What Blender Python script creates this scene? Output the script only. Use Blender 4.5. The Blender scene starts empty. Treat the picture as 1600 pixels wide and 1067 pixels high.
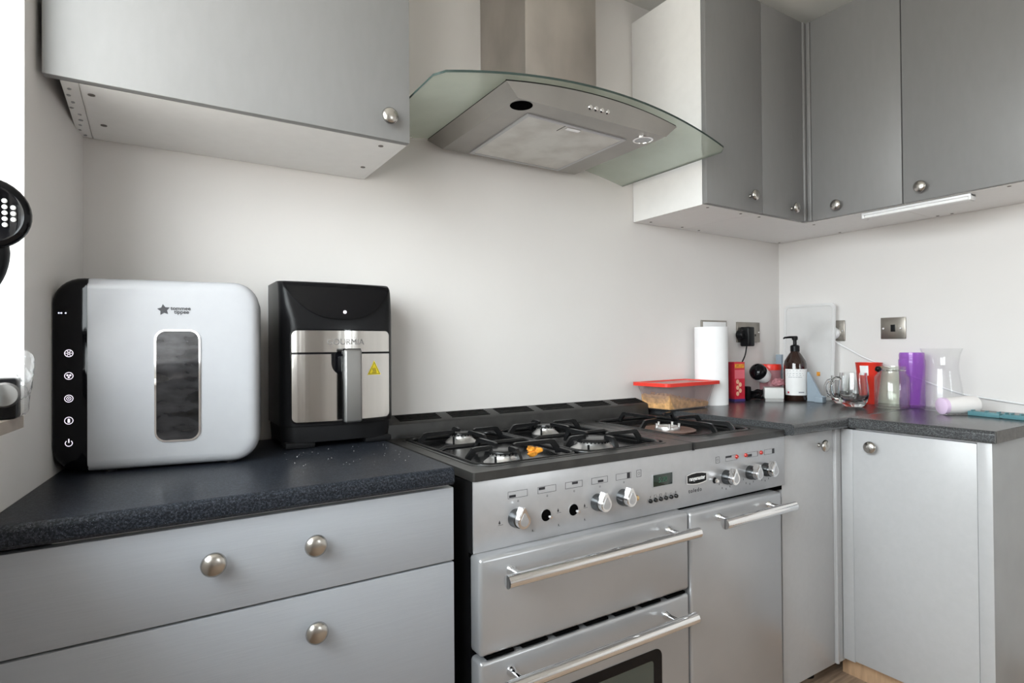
import bpy, bmesh, math, random
from mathutils import Vector, Matrix
random.seed(4)
S = bpy.context.scene
COL = S.collection
PI = math.pi

# ------------------------------------------------------------------ camera
cam_d = bpy.data.cameras.new('camera')
cam_d.sensor_width = 36.0
cam_d.lens = 902.978 * 36.0 / 1600.0
cam_d.clip_start = 0.02
cam = bpy.data.objects.new('camera', cam_d)
COL.objects.link(cam)
yaw, pitch, roll = 0.5624, 0.0093, -0.0073
fwd = Vector((math.sin(yaw) * math.cos(pitch), math.cos(yaw) * math.cos(pitch), math.sin(pitch)))
rgt = Vector((math.cos(yaw), -math.sin(yaw), 0))
upv = rgt.cross(fwd)
r2 = rgt * math.cos(roll) + upv * math.sin(roll)
u2 = -rgt * math.sin(roll) + upv * math.cos(roll)
M3 = Matrix((r2, u2, -fwd)).transposed()
cam.matrix_world = Matrix.Translation((-0.5781, -1.6789, 1.1552)) @ M3.to_4x4()
S.camera = cam

# ------------------------------------------------------------------ world (bright overcast sky, darker ground outside)
wd = bpy.data.worlds.new('sky')
S.world = wd
wd.use_nodes = True
nt = wd.node_tree
for n in list(nt.nodes):
    nt.nodes.remove(n)
wo = nt.nodes.new('ShaderNodeOutputWorld')
bg = nt.nodes.new('ShaderNodeBackground')
tc = nt.nodes.new('ShaderNodeTexCoord')
sx = nt.nodes.new('ShaderNodeSeparateXYZ')
rp = nt.nodes.new('ShaderNodeValToRGB')
mr = nt.nodes.new('ShaderNodeMapRange')
mr.inputs[1].default_value = -1
mr.inputs[2].default_value = 1
nt.links.new(tc.outputs['Generated'], sx.inputs[0])
nt.links.new(sx.outputs['Z'], mr.inputs[0])
nt.links.new(mr.outputs[0], rp.inputs[0])
e = rp.color_ramp.elements
e[0].position = 0.0
e[0].color = (0.50, 0.49, 0.47, 1)
e[1].position = 1.0
e[1].color = (0.80, 0.90, 1.0, 1)
for p, c in ((0.47, (0.50, 0.49, 0.47, 1)), (0.53, (0.90, 0.95, 1.0, 1)), (0.7, (0.92, 0.97, 1.0, 1))):
    k = e.new(p)
    k.color = c
nt.links.new(rp.outputs[0], bg.inputs[0])
bg.inputs[1].default_value = 9.0
nt.links.new(bg.outputs[0], wo.inputs[0])

S.view_settings.view_transform = 'Standard'
S.view_settings.look = 'None'
S.view_settings.gamma = 1.0
S.view_settings.use_curve_mapping = False
S.view_settings.exposure = 1.0
S.cycles.transparent_max_bounces = 32


def portal(name, loc, rot, w, h):
    ld = bpy.data.lights.new(name, 'AREA')
    ld.shape = 'RECTANGLE'
    ld.size = w
    ld.size_y = h
    ld.cycles.is_portal = True
    o = bpy.data.objects.new(name, ld)
    o.location = loc
    o.rotation_euler = rot
    COL.objects.link(o)


WY0, WY1, WZ0, WZ1 = -2.35, -0.41, 1.045, 2.25       # window in the left wall
RX0, RX1, RZ0, RZ1 = 0.9, 1.4, 1.2, 2.1           # unseen rear window, added to fill the room-facing fronts
YR = -3.9
portal('window_portal_left', (-1.12, (WY0 + WY1) / 2, (WZ0 + WZ1) / 2), (0, -PI / 2, 0), WZ1 - WZ0, WY1 - WY0)
portal('fill_portal_rear', ((RX0 + RX1) / 2, YR - 0.1, (RZ0 + RZ1) / 2), (PI / 2, 0, 0), RX1 - RX0, RZ1 - RZ0)


# ------------------------------------------------------------------ materials
def newmat(name):
    m = bpy.data.materials.new(name)
    m.use_nodes = True
    t = m.node_tree
    b = t.nodes['Principled BSDF']
    return m, t, b


def mat(name, c, rough=0.5, metal=0.0, var=0.0, vscale=30.0, bump=0.0, bscale=200.0, stretch=None, coat=0.0, emit=0.0, rvar=0.0, spec=0.5):
    m, t, b = newmat(name)
    b.inputs['Base Color'].default_value = (*c, 1)
    b.inputs['Roughness'].default_value = rough
    b.inputs['Metallic'].default_value = metal
    b.inputs['Coat Weight'].default_value = coat
    b.inputs['Coat Roughness'].default_value = 0.08
    b.inputs['Specular IOR Level'].default_value = spec
    if emit:
        b.inputs['Emission Color'].default_value = (*c, 1)
        b.inputs['Emission Strength'].default_value = emit
    tcn = t.nodes.new('ShaderNodeTexCoord')
    mp = t.nodes.new('ShaderNodeMapping')
    if stretch:
        mp.inputs['Scale'].default_value = stretch
    t.links.new(tcn.outputs['Object'], mp.inputs[0])
    n = t.nodes.new('ShaderNodeTexNoise')
    n.inputs['Scale'].default_value = vscale
    n.inputs['Detail'].default_value = 4
    t.links.new(mp.outputs[0], n.inputs['Vector'])
    v = max(var, 0.015)
    cr = t.nodes.new('ShaderNodeValToRGB')
    cr.color_ramp.elements[0].position = 0.3
    cr.color_ramp.elements[1].position = 0.7
    cr.color_ramp.elements[0].color = (*[max(0, x * (1 - v)) for x in c], 1)
    cr.color_ramp.elements[1].color = (*[min(1, x * (1 + v)) for x in c], 1)
    t.links.new(n.outputs['Fac'], cr.inputs[0])
    t.links.new(cr.outputs[0], b.inputs['Base Color'])
    if rvar:
        rr = t.nodes.new('ShaderNodeMapRange')
        rr.inputs[3].default_value = max(0.02, rough - rvar)
        rr.inputs[4].default_value = rough + rvar
        t.links.new(n.outputs['Fac'], rr.inputs[0])
        t.links.new(rr.outputs[0], b.inputs['Roughness'])
    if bump:
        n2 = t.nodes.new('ShaderNodeTexNoise')
        n2.inputs['Scale'].default_value = bscale
        n2.inputs['Detail'].default_value = 3
        t.links.new(mp.outputs[0], n2.inputs['Vector'])
        bp = t.nodes.new('ShaderNodeBump')
        bp.inputs['Strength'].default_value = bump
        bp.inputs['Distance'].default_value = 0.002
        t.links.new(n2.outputs['Fac'], bp.inputs['Height'])
        t.links.new(bp.outputs[0], b.inputs['Normal'])
    return m


def glass(name, c=(1, 1, 1), rough=0.0, ior=1.45):
    m, t, b = newmat(name)
    b.inputs['Base Color'].default_value = (*c, 1)
    b.inputs['Roughness'].default_value = rough
    b.inputs['Transmission Weight'].default_value = 1.0
    b.inputs['IOR'].default_value = ior
    return m


def film(name, c, opac, rough=0.1, tint=(1, 1, 1), gl=0.08):
    """thin translucent sheet: part see-through, part diffuse, some gloss"""
    m = bpy.data.materials.new(name)
    m.use_nodes = True
    t = m.node_tree
    t.nodes.remove(t.nodes['Principled BSDF'])
    out = t.nodes['Material Output']
    tr = t.nodes.new('ShaderNodeBsdfTransparent')
    tr.inputs[0].default_value = (*tint, 1)
    df = t.nodes.new('ShaderNodeBsdfDiffuse')
    df.inputs[0].default_value = (*c, 1)
    tl = t.nodes.new('ShaderNodeBsdfTranslucent')
    tl.inputs[0].default_value = (*c, 1)
    mx0 = t.nodes.new('ShaderNodeMixShader')
    mx0.inputs[0].default_value = 0.4
    t.links.new(df.outputs[0], mx0.inputs[1])
    t.links.new(tl.outputs[0], mx0.inputs[2])
    mx = t.nodes.new('ShaderNodeMixShader')
    tcn = t.nodes.new('ShaderNodeTexCoord')
    nz = t.nodes.new('ShaderNodeTexNoise')
    nz.inputs['Scale'].default_value = 14
    nz.inputs['Detail'].default_value = 5
    t.links.new(tcn.outputs['Object'], nz.inputs['Vector'])
    rr = t.nodes.new('ShaderNodeMapRange')
    rr.inputs[3].default_value = opac * 0.92
    rr.inputs[4].default_value = min(1, opac * 1.08)
    t.links.new(nz.outputs['Fac'], rr.inputs[0])
    t.links.new(rr.outputs[0], mx.inputs[0])
    t.links.new(tr.outputs[0], mx.inputs[1])
    t.links.new(mx0.outputs[0], mx.inputs[2])
    gg = t.nodes.new('ShaderNodeBsdfGlossy')
    gg.inputs['Roughness'].default_value = rough
    fr = t.nodes.new('ShaderNodeLayerWeight')
    fr.inputs[0].default_value = 0.5
    pw = t.nodes.new('ShaderNodeMath')
    pw.operation = 'POWER'
    pw.inputs[1].default_value = 5.0
    t.links.new(fr.outputs['Facing'], pw.inputs[0])
    ma = t.nodes.new('ShaderNodeMath')
    ma.operation = 'MULTIPLY_ADD'
    ma.inputs[1].default_value = gl * 9
    ma.inputs[2].default_value = gl * 0.5
    ma.use_clamp = True
    t.links.new(pw.outputs[0], ma.inputs[0])
    mx2 = t.nodes.new('ShaderNodeMixShader')
    t.links.new(ma.outputs[0], mx2.inputs[0])
    t.links.new(mx.outputs[0], mx2.inputs[1])
    t.links.new(gg.outputs[0], mx2.inputs[2])
    t.links.new(mx2.outputs[0], out.inputs[0])
    return m


def worktop_mat(name, base, fleck, rough, spec=0.35):
    m, t, b = newmat(name)
    b.inputs['Roughness'].default_value = rough
    b.inputs['Specular IOR Level'].default_value = spec
    tcn = t.nodes.new('ShaderNodeTexCoord')
    n1 = t.nodes.new('ShaderNodeTexNoise')
    n1.inputs['Scale'].default_value = 260
    n1.inputs['Detail'].default_value = 4
    n1.inputs['Roughness'].default_value = 0.75
    t.links.new(tcn.outputs['Object'], n1.inputs['Vector'])
    v = t.nodes.new('ShaderNodeTexVoronoi')
    v.inputs['Scale'].default_value = 260
    t.links.new(tcn.outputs['Object'], v.inputs['Vector'])
    cr = t.nodes.new('ShaderNodeValToRGB')
    cr.color_ramp.elements[0].position = 0.45
    cr.color_ramp.elements[0].color = (*base, 1)
    cr.color_ramp.elements[1].position = 0.72
    cr.color_ramp.elements[1].color = (*fleck, 1)
    t.links.new(n1.outputs['Fac'], cr.inputs[0])
    cr2 = t.nodes.new('ShaderNodeValToRGB')
    cr2.color_ramp.elements[0].position = 0.06
    cr2.color_ramp.elements[0].color = (fleck[0] * 4, fleck[1] * 4, fleck[2] * 4, 1)
    cr2.color_ramp.elements[1].position = 0.16
    cr2.color_ramp.elements[1].color = (0, 0, 0, 1)
    t.links.new(v.outputs['Distance'], cr2.inputs[0])
    mx = t.nodes.new('ShaderNodeMix')
    mx.data_type = 'RGBA'
    mx.blend_type = 'ADD'
    mx.inputs[0].default_value = 0.6
    t.links.new(cr.outputs[0], mx.inputs[6])
    t.links.new(cr2.outputs[0], mx.inputs[7])
    t.links.new(mx.outputs[2], b.inputs['Base Color'])
    bp = t.nodes.new('ShaderNodeBump')
    bp.inputs['Strength'].default_value = 0.12
    bp.inputs['Distance'].default_value = 0.001
    t.links.new(n1.outputs['Fac'], bp.inputs['Height'])
    t.links.new(bp.outputs[0], b.inputs['Normal'])
    return m


def mesh_filter_mat():
    m, t, b = newmat('filter_mesh')
    b.inputs['Metallic'].default_value = 0.75
    b.inputs['Roughness'].default_value = 0.5
    tcn = t.nodes.new('ShaderNodeTexCoord')
    ck = t.nodes.new('ShaderNodeTexVoronoi')
    ck.inputs['Scale'].default_value = 260
    ck.inputs['Randomness'].default_value = 0.0
    t.links.new(tcn.outputs['Object'], ck.inputs['Vector'])
    nz = t.nodes.new('ShaderNodeTexNoise')
    nz.inputs['Scale'].default_value = 9
    nz.inputs['Detail'].default_value = 5
    t.links.new(tcn.outputs['Object'], nz.inputs['Vector'])
    cr = t.nodes.new('ShaderNodeValToRGB')
    cr.color_ramp.elements[0].position = 0.2
    cr.color_ramp.elements[0].color = (0.10, 0.10, 0.095, 1)
    cr.color_ramp.elements[1].position = 0.42
    cr.color_ramp.elements[1].color = (0.66, 0.65, 0.62, 1)
    t.links.new(ck.outputs['Distance'], cr.inputs[0])
    cr2 = t.nodes.new('ShaderNodeValToRGB')
    cr2.color_ramp.elements[0].position = 0.4
    cr2.color_ramp.elements[0].color = (0, 0, 0, 1)
    cr2.color_ramp.elements[1].position = 0.62
    cr2.color_ramp.elements[1].color = (0.7, 0.7, 0.7, 1)
    t.links.new(nz.outputs['Fac'], cr2.inputs[0])
    mx = t.nodes.new('ShaderNodeMix')
    mx.data_type = 'RGBA'
    t.links.new(cr2.outputs[0], mx.inputs[0])
    t.links.new(cr.outputs[0], mx.inputs[6])
    mx.inputs[7].default_value = (0.50, 0.48, 0.45, 1)
    t.links.new(mx.outputs[2], b.inputs['Base Color'])
    return m


WALL = mat('wall_paint', (0.71, 0.686, 0.67), 0.55, var=0.02, vscale=3, bump=0.25, bscale=25)
CEIL = mat('ceiling_paint', (0.74, 0.73, 0.70), 0.8, var=0.02, vscale=4)
FLOORM = mat('floor_wood', (0.40, 0.29, 0.21), 0.45, var=0.3, vscale=8, stretch=(1, 12, 1), bump=0.1)
DOOR = mat('grey_door', (0.345, 0.36, 0.39), 0.36, var=0.02, vscale=60, bump=0.10, bscale=120, stretch=(0.15, 1, 3))
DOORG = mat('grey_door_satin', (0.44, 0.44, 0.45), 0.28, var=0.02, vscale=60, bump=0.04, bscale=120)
WEND = mat('cut_worktop_end', (0.09, 0.085, 0.08), 0.5, var=0.3, vscale=60)
DOORU = mat('grey_wall_door', (0.21, 0.208, 0.208), 0.42, var=0.02, vscale=60, bump=0.05, bscale=120, stretch=(1, 1, 0.3))  # door grey darkened here to make up for too much light on wall units
STERM = mat('steriliser_white', (0.365, 0.37, 0.39), 0.26, spec=0.4)
CAPM = mat('screw_cap', (0.13, 0.11, 0.10), 0.5)
CARAFE = film('thin_clear_glass', (0.9, 0.9, 0.9), 0.010, 0.02, (0.992, 0.994, 0.993), 0.05)
JARG = film('thin_green_glass', (0.82, 0.86, 0.80), 0.02, 0.02, (0.962, 0.98, 0.95), 0.09)
CHIM = mat('chimney_steel', (0.46, 0.425, 0.39), 0.36, metal=0.9, var=0.16, vscale=7, rvar=0.08, stretch=(1, 1, 0.6))
EDGE = mat('grey_edge', (0.34, 0.345, 0.36), 0.4)
CARC = mat('white_carcass', (0.86, 0.85, 0.84), 0.4, var=0.015)
WTOP = worktop_mat('worktop_speckle', (0.005, 0.006, 0.009), (0.052, 0.060, 0.075), 0.36, 0.2)
WTOPR = worktop_mat('worktop_speckle_pale', (0.032, 0.033, 0.035), (0.12, 0.125, 0.13), 0.24, 0.55)  # paler and glossier than the left worktop
SILVER = mat('silver_paint', (0.455, 0.455, 0.47), 0.31, metal=0.55, var=0.03, vscale=40)
SILVERD = mat('silver_door', (0.43, 0.435, 0.45), 0.30, metal=0.6, var=0.04, vscale=6, rvar=0.06)
CHROME = mat('chrome', (0.86, 0.86, 0.87), 0.07, metal=1.0)
NICKEL = mat('brushed_nickel', (0.52, 0.50, 0.47), 0.26, metal=1.0)
STEEL = mat('brushed_steel', (0.33, 0.315, 0.295), 0.33, metal=0.95, var=0.12, vscale=5, rvar=0.07, stretch=(1, 1, 0.6), bump=0.03, bscale=150)
STEELF = mat('fryer_steel', (0.60, 0.585, 0.565), 0.16, metal=1.0, var=0.10, vscale=5, stretch=(5, 1, 0.05), rvar=0.04, bump=0.8, bscale=4)
STEELH = mat('handle_steel', (0.26, 0.255, 0.25), 0.45, metal=0.9)
ENDP = mat('grey_end_panel', (0.29, 0.295, 0.30), 0.32, var=0.04, vscale=12)
BRASS = mat('brass', (0.72, 0.52, 0.28), 0.25, metal=1.0)
SKIRT = mat('knob_skirt', (0.12, 0.125, 0.13), 0.22, metal=0.9)
ENAMEL = mat('black_enamel', (0.010, 0.010, 0.011), 0.2, var=0.2, vscale=40, rvar=0.06)
RIMM = mat('hob_rim', (0.026, 0.025, 0.024), 0.34, var=0.25, vscale=30, rvar=0.08)
CAST = mat('cast_iron', (0.008, 0.008, 0.0085), 0.22, var=0.2, vscale=50, bump=0.08, bscale=300, spec=0.4)
BLK = mat('black_plastic', (0.008, 0.008, 0.009), 0.30, var=0.1, spec=0.16)
BLKM = mat('black_matte', (0.010, 0.010, 0.011), 0.5, var=0.1, spec=0.12)
BLKG = mat('black_gloss', (0.004, 0.004, 0.005), 0.06, spec=0.2)
VOID = mat('dark_gap', (0.003, 0.003, 0.003), 0.9, spec=0.0)
WHITEP = mat('white_plastic', (0.80, 0.80, 0.81), 0.22, coat=0.25)
WHITEM = mat('white_matte', (0.82, 0.82, 0.82), 0.6)
ALU = mat('burner_alu', (0.62, 0.61, 0.60), 0.32, metal=0.9, var=0.12, vscale=30)
INK = mat('black_print', (0.015, 0.015, 0.02), 0.5)
REDP = mat('red_lid', (0.75, 0.035, 0.02), 0.35)
REDLED = mat('red_lens', (0.45, 0.02, 0.012), 0.12, coat=0.5)
CRUMB = mat('crumble', (0.55, 0.31, 0.13), 0.8, var=0.35, vscale=60)
PAPER = mat('kitchen_paper', (0.86, 0.86, 0.87), 0.85, bump=0.25, bscale=120)
REDBOX = mat('red_card', (0.62, 0.02, 0.045), 0.4, var=0.1)
PEACH = mat('peach_print', (0.85, 0.50, 0.33), 0.5)
AMBER = mat('amber_bottle', (0.022, 0.009, 0.006), 0.08, coat=0.4)
BLUEG = mat('blue_grey_plastic', (0.30, 0.36, 0.42), 0.45)
TEAL = mat('teal_plastic', (0.09, 0.22, 0.25), 0.4)
SOCK = mat('socket_steel', (0.30, 0.275, 0.245), 0.30, metal=0.9, var=0.1, vscale=20)
GREYC = mat('grey_box', (0.62, 0.62, 0.61), 0.5)
ORANGE = mat('orange_food', (0.80, 0.30, 0.03), 0.55, var=0.4, vscale=80)
YEL = mat('yellow_sticker', (0.85, 0.68, 0.02), 0.5)
DIRT = mat('brown_pan', (0.17, 0.10, 0.08), 0.42, var=0.3, vscale=30)
SILLM = mat('sill_stone', (0.42, 0.36, 0.31), 0.5, var=0.15, vscale=20)
TANW = mat('bare_board', (0.55, 0.36, 0.22), 0.6, var=0.15, vscale=10, stretch=(1, 8, 1))
LEDW = mat('white_led', (0.9, 0.82, 0.95), 0.5, emit=0.5)
LEDB = mat('blue_white_led', (0.7, 0.75, 1.0), 0.5, emit=1.8)
LCD = mat('display_glass', (0.008, 0.02, 0.014), 0.08, coat=0.4)
LCDT = mat('display_digits', (0.03, 0.10, 0.06), 0.4, emit=0.1)
GREENB = mat('oven_glass', (0.055, 0.07, 0.06), 0.06, coat=0.5)
HOODG = film('hood_glass', (0.58, 0.625, 0.555), 0.40, 0.12, (0.925, 0.955, 0.93), 0.06)
HOODE = mat('hood_glass_edge', (0.03, 0.048, 0.043), 0.15)
GLASS = glass('clear_glass', (0.98, 0.99, 0.99), 0.0, 1.45)
GLASSG = glass('green_tint_glass', (0.93, 0.97, 0.92), 0.0, 1.45)
DISHG = film('dish_glass', (0.78, 0.72, 0.72), 0.15, 0.04, (0.955, 0.945, 0.945), 0.15)
PURP = film('purple_plastic', (0.55, 0.22, 0.75), 0.24, 0.12, (0.88, 0.74, 0.96), 0.07)
LILAC = mat('lilac_plastic', (0.75, 0.58, 0.78), 0.35)
FROST = film('frosted_plastic', (0.95, 0.95, 0.95), 0.55, 0.35, (1, 1, 1), 0.03)
FROSTR = film('frosted_rim', (0.90, 0.90, 0.90), 0.85, 0.3, (1, 1, 1), 0.04)
CLING = film('cling_film', (0.85, 0.85, 0.85), 0.14, 0.08, (1, 1, 1), 0.10)
PANE = film('window_glass', (0.9, 0.9, 0.9), 0.0, 0.02, (0.97, 0.98, 0.97), 0.05)
PINKF = film('pink_film', (0.85, 0.45, 0.50), 0.55, 0.15, (1, .85, .87), 0.08)
TUBEL = mat('light_diffuser', (0.86, 0.86, 0.86), 0.35)
WMIR = mat('tinted_window', (0.035, 0.035, 0.038), 0.06, metal=0.6, var=0.9, vscale=26, stretch=(0.7, 1, 1.6))
FILT = mesh_filter_mat()


# ------------------------------------------------------------------ mesh builder
def wm(o):
    m = Matrix.LocRotScale(o.location, o.rotation_euler, o.scale)
    return wm(o.parent) @ m if o.parent else m


class B:
    def __init__(self):
        self.bm = bmesh.new()

    def box(self, x0, x1, y0, y1, z0, z1, bev=0.0, seg=2):
        r = bmesh.ops.create_cube(self.bm, size=1.0)
        vs = r['verts']
        for v in vs:
            v.co = Vector(((x0 + x1) / 2 + v.co.x * (x1 - x0), (y0 + y1) / 2 + v.co.y * (y1 - y0), (z0 + z1) / 2 + v.co.z * (z1 - z0)))
        if bev:
            es = list({e for v in vs for e in v.link_edges})
            bmesh.ops.bevel(self.bm, geom=es, offset=bev, segments=seg, profile=0.5, affect='EDGES')
        return self

    def prism(self, pts, axis, a, b):
        """closed polygon pts in the plane across axis, extruded a..b.  axis x: (y,z), y: (x,z), z: (x,y)"""
        def P(p, h):
            return {'x': (h, p[0], p[1]), 'y': (p[0], h, p[1]), 'z': (p[0], p[1], h)}[axis]
        A = [self.bm.verts.new(P(p, a)) for p in pts]
        C = [self.bm.verts.new(P(p, b)) for p in pts]
        fs = [self.bm.faces.new(A), self.bm.faces.new(C)]
        n = len(pts)
        for i in range(n):
            fs.append(self.bm.faces.new((A[i], A[(i + 1) % n], C[(i + 1) % n], C[i])))
        bmesh.ops.recalc_face_normals(self.bm, faces=fs)
        return self

    def lathe(self, prof, c=(0, 0, 0), axis='z', seg=32, a0=0.0, cap=True):
        """prof: list of (radius, height)"""
        c = Vector(c)
        rings = []
        for r, h in prof:
            ring = []
            for i in range(seg):
                t = a0 + 2 * PI * i / seg
                p = (r * math.cos(t), r * math.sin(t), h)
                if axis == 'y':
                    p = (p[0], p[2], p[1])
                elif axis == 'x':
                    p = (p[2], p[0], p[1])
                ring.append(self.bm.verts.new(c + Vector(p)))
            rings.append(ring)
        fs = []
        for k in range(len(rings) - 1):
            for i in range(seg):
                j = (i + 1) % seg
                fs.append(self.bm.faces.new((rings[k][i], rings[k][j], rings[k + 1][j], rings[k + 1][i])))
        if cap:
            fs.append(self.bm.faces.new(rings[0]))
            fs.append(self.bm.faces.new(rings[-1]))
        bmesh.ops.recalc_face_normals(self.bm, faces=fs)
        return self

    def cyl(self, p0, p1, r, seg=20, r1=None):
        return self.tube([p0, p1], [r, r if r1 is None else r1], seg)

    def tube(self, pts, r, seg=10, closed=False):
        pts = [Vector(p) for p in pts]
        n = len(pts)
        rs = r if isinstance(r, (list, tuple)) else [r] * n
        rings = []
        prev = None
        for i, p in enumerate(pts):
            if closed:
                d = pts[(i + 1) % n] - pts[i - 1]
            else:
                d = pts[min(i + 1, n - 1)] - pts[max(i - 1, 0)]
            d.normalize()
            if prev is None:
                a = Vector((0, 0, 1)) if abs(d.z) < 0.9 else Vector((1, 0, 0))
                u = d.cross(a).normalized()
            else:
                u = (prev - d * prev.dot(d)).normalized()
            prev = u
            w = d.cross(u)
            rings.append([self.bm.verts.new(p + (u * math.cos(2 * PI * k / seg) + w * math.sin(2 * PI * k / seg)) * rs[i]) for k in range(seg)])
        fs = []
        m = n if closed else n - 1
        for i in range(m):
            A, C = rings[i], rings[(i + 1) % n]
            for k in range(seg):
                fs.append(self.bm.faces.new((A[k], A[(k + 1) % seg], C[(k + 1) % seg], C[k])))
        if not closed:
            fs.append(self.bm.faces.new(rings[0]))
            fs.append(self.bm.faces.new(rings[-1]))
        bmesh.ops.recalc_face_normals(self.bm, faces=fs)
        return self

    def loft(self, rings, cap=True):
        R = [[self.bm.verts.new(p) for p in ring] for ring in rings]
        n = len(R[0])
        fs = []
        for a, b in zip(R, R[1:]):
            for i in range(n):
                fs.append(self.bm.faces.new((a[i], a[(i + 1) % n], b[(i + 1) % n], b[i])))
        if cap:
            fs.append(self.bm.faces.new(R[0]))
            fs.append(self.bm.faces.new(R[-1]))
        bmesh.ops.recalc_face_normals(self.bm, faces=fs)
        return self

    def grid(self, rows):
        R = [[self.bm.verts.new(p) for p in row] for row in rows]
        for a, b in zip(R, R[1:]):
            for i in range(len(a) - 1):
                self.bm.faces.new((a[i], a[i + 1], b[i + 1], b[i]))
        return self

    def blob(self, c, r, seed=0, sub=2, jit=0.25, sq=(1, 1, 1)):
        rr = random.Random(seed)
        q = bmesh.ops.create_icosphere(self.bm, subdivisions=sub, radius=1.0)
        for v in q['verts']:
            f = 1 + rr.uniform(-jit, jit)
            v.co = Vector((c[0] + v.co.x * r * sq[0] * f, c[1] + v.co.y * r * sq[1] * f, c[2] + v.co.z * r * sq[2] * f))
        return self

    def xf(self, m):
        bmesh.ops.transform(self.bm, matrix=m, verts=self.bm.verts)
        return self

    def build(self, name, m, parent=None, local=False, ang=35, label=None):
        me = bpy.data.meshes.new(name)
        if parent is not None and not local:
            bmesh.ops.transform(self.bm, matrix=wm(parent).inverted(), verts=self.bm.verts)
        self.bm.to_mesh(me)
        self.bm.free()
        me.materials.append(m)
        me.shade_smooth()
        me.set_sharp_from_angle(angle=math.radians(ang))
        o = bpy.data.objects.new(name, me)
        COL.objects.link(o)
        o.parent = parent
        if label:
            o['label'] = label
        return o


def thing(name, label, cat, loc=(0, 0, 0), rz=0.0, group=None):
    o = bpy.data.objects.new(name, None)
    o.empty_display_size = 0.05
    COL.objects.link(o)
    o.location = loc
    o.rotation_euler = (0, 0, rz)
    return tag(o, label, cat, group)


def tag(o, label, cat, group=None):
    o['label'] = label
    o['category'] = cat
    if group:
        o['group'] = group
    return o


def struct(o):
    o['kind'] = 'structure'
    return o


def text(name, s, size, m, parent, place, thick=0.0004, bold=0.0, sx=1.0, sp=1.0):
    cu = bpy.data.curves.new(name, 'FONT')
    cu.body = s
    cu.size = size
    cu.extrude = thick
    cu.offset = bold
    cu.space_character = sp
    cu.align_x = 'CENTER'
    cu.align_y = 'CENTER'
    to = bpy.data.objects.new(name, cu)
    COL.objects.link(to)
    dg = bpy.context.evaluated_depsgraph_get()
    me = bpy.data.meshes.new_from_object(to.evaluated_get(dg))
    COL.objects.unlink(to)
    bpy.data.objects.remove(to)
    bpy.data.curves.remove(cu)
    me.name = name
    # text lies in xy -> stand it up in xz, facing -y, then move
    me.transform(Matrix.Translation(place) @ Matrix.Rotation(PI / 2, 4, 'X') @ Matrix.Diagonal((sx, 1, 1, 1)))
    me.transform(wm(parent).inverted()) if parent is not None else None
    me.materials.clear()
    me.materials.append(m)
    o = bpy.data.objects.new(name, me)
    COL.objects.link(o)
    o.parent = parent
    return o


def rrect(x0, x1, y0, y1, r, n=5):
    pts = []
    for cx, cy, a in ((x1 - r, y1 - r, 0), (x0 + r, y1 - r, PI / 2), (x0 + r, y0 + r, PI), (x1 - r, y0 + r, 1.5 * PI)):
        for i in range(n + 1):
            t = a + PI / 2 * i / n
            pts.append((cx + r * math.cos(t), cy + r * math.sin(t)))
    return pts


def frame(bld, outer, inner, axis, a, b):
    """ring between two outlines with equal point counts, extruded a..b"""
    def P(p, h):
        return {'x': (h, p[0], p[1]), 'y': (p[0], h, p[1]), 'z': (p[0], p[1], h)}[axis]
    bm = bld.bm
    L = [[bm.verts.new(P(p, h)) for p in o] for o, h in ((outer, a), (outer, b), (inner, b), (inner, a))]
    n = len(outer)
    fs = []
    for k in range(4):
        A, C = L[k], L[(k + 1) % 4]
        for i in range(n):
            fs.append(bm.faces.new((A[i], A[(i + 1) % n], C[(i + 1) % n], C[i])))
    bmesh.ops.recalc_face_normals(bm, faces=fs)
    return bld


KNOB = [(0.0075, 0.0), (0.0075, 0.003), (0.0058, 0.006), (0.0058, 0.012), (0.0095, 0.016), (0.0172, 0.0185), (0.0197, 0.0225), (0.0190, 0.0265), (0.0150, 0.0300), (0.0085, 0.0320), (0.002, 0.0326)]


def knob(parent, x, y, z, axis):
    """round cabinet knob; axis 'y' stands out towards -y, 'x' towards -x"""
    b = B().lathe([(r, -h) for r, h in KNOB], (x, y, z), axis, 28)
    return b.build('knob', NICKEL, parent, ang=50)


# ------------------------------------------------------------------ room shell
XR = 2.0137
ZC = 2.52


def wx(y):
    return -0.706 + 0.12 * y       # inner face of the (slightly askew) left wall


T = 0.32
struct(B().box(-1.4, XR + 0.3, 0.0, 0.12, -0.05, ZC + 0.1).build('wall_back', WALL))
lw = B()
lw.prism([(wx(0), 0), (wx(WY1), WY1), (wx(WY1) - T, WY1), (wx(0) - T, 0)], 'z', -0.05, ZC + 0.1)
lw.prism([(wx(WY1), WY1), (wx(WY0), WY0), (wx(WY0) - T, WY0), (wx(WY1) - T, WY1)], 'z', -0.05, WZ0 - 0.02)
lw.prism([(wx(WY1), WY1), (wx(WY0), WY0), (wx(WY0) - T, WY0), (wx(WY1) - T, WY1)], 'z', WZ1, ZC + 0.1)
lw.prism([(wx(WY0), WY0), (wx(YR), YR), (wx(YR) - T, YR), (wx(WY0) - T, WY0)], 'z', -0.05, ZC + 0.1)
struct(lw.build('wall_left', WALL))
struct(B().prism([(wx(WY1) - 0.001, WY1), (wx(WY0) - 0.001, WY0), (wx(WY0) - T, WY0), (wx(WY1) - T, WY1)], 'z', WZ0 - 0.02, WZ0).build('trim_1', SILLM))
rw = B()
rw.box(XR, XR + 0.12, YR, 0.0, -0.05, ZC + 0.1)
struct(rw.build('wall_right', WALL))
bw = B()
bw.box(-1.6, RX0, YR - 0.15, YR, -0.05, ZC + 0.1)
bw.box(RX1, XR + 0.12, YR - 0.15, YR, -0.05, ZC + 0.1)
bw.box(RX0, RX1, YR - 0.15, YR, -0.05, RZ0)
bw.box(RX0, RX1, YR - 0.15, YR, RZ1, ZC + 0.1)
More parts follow.
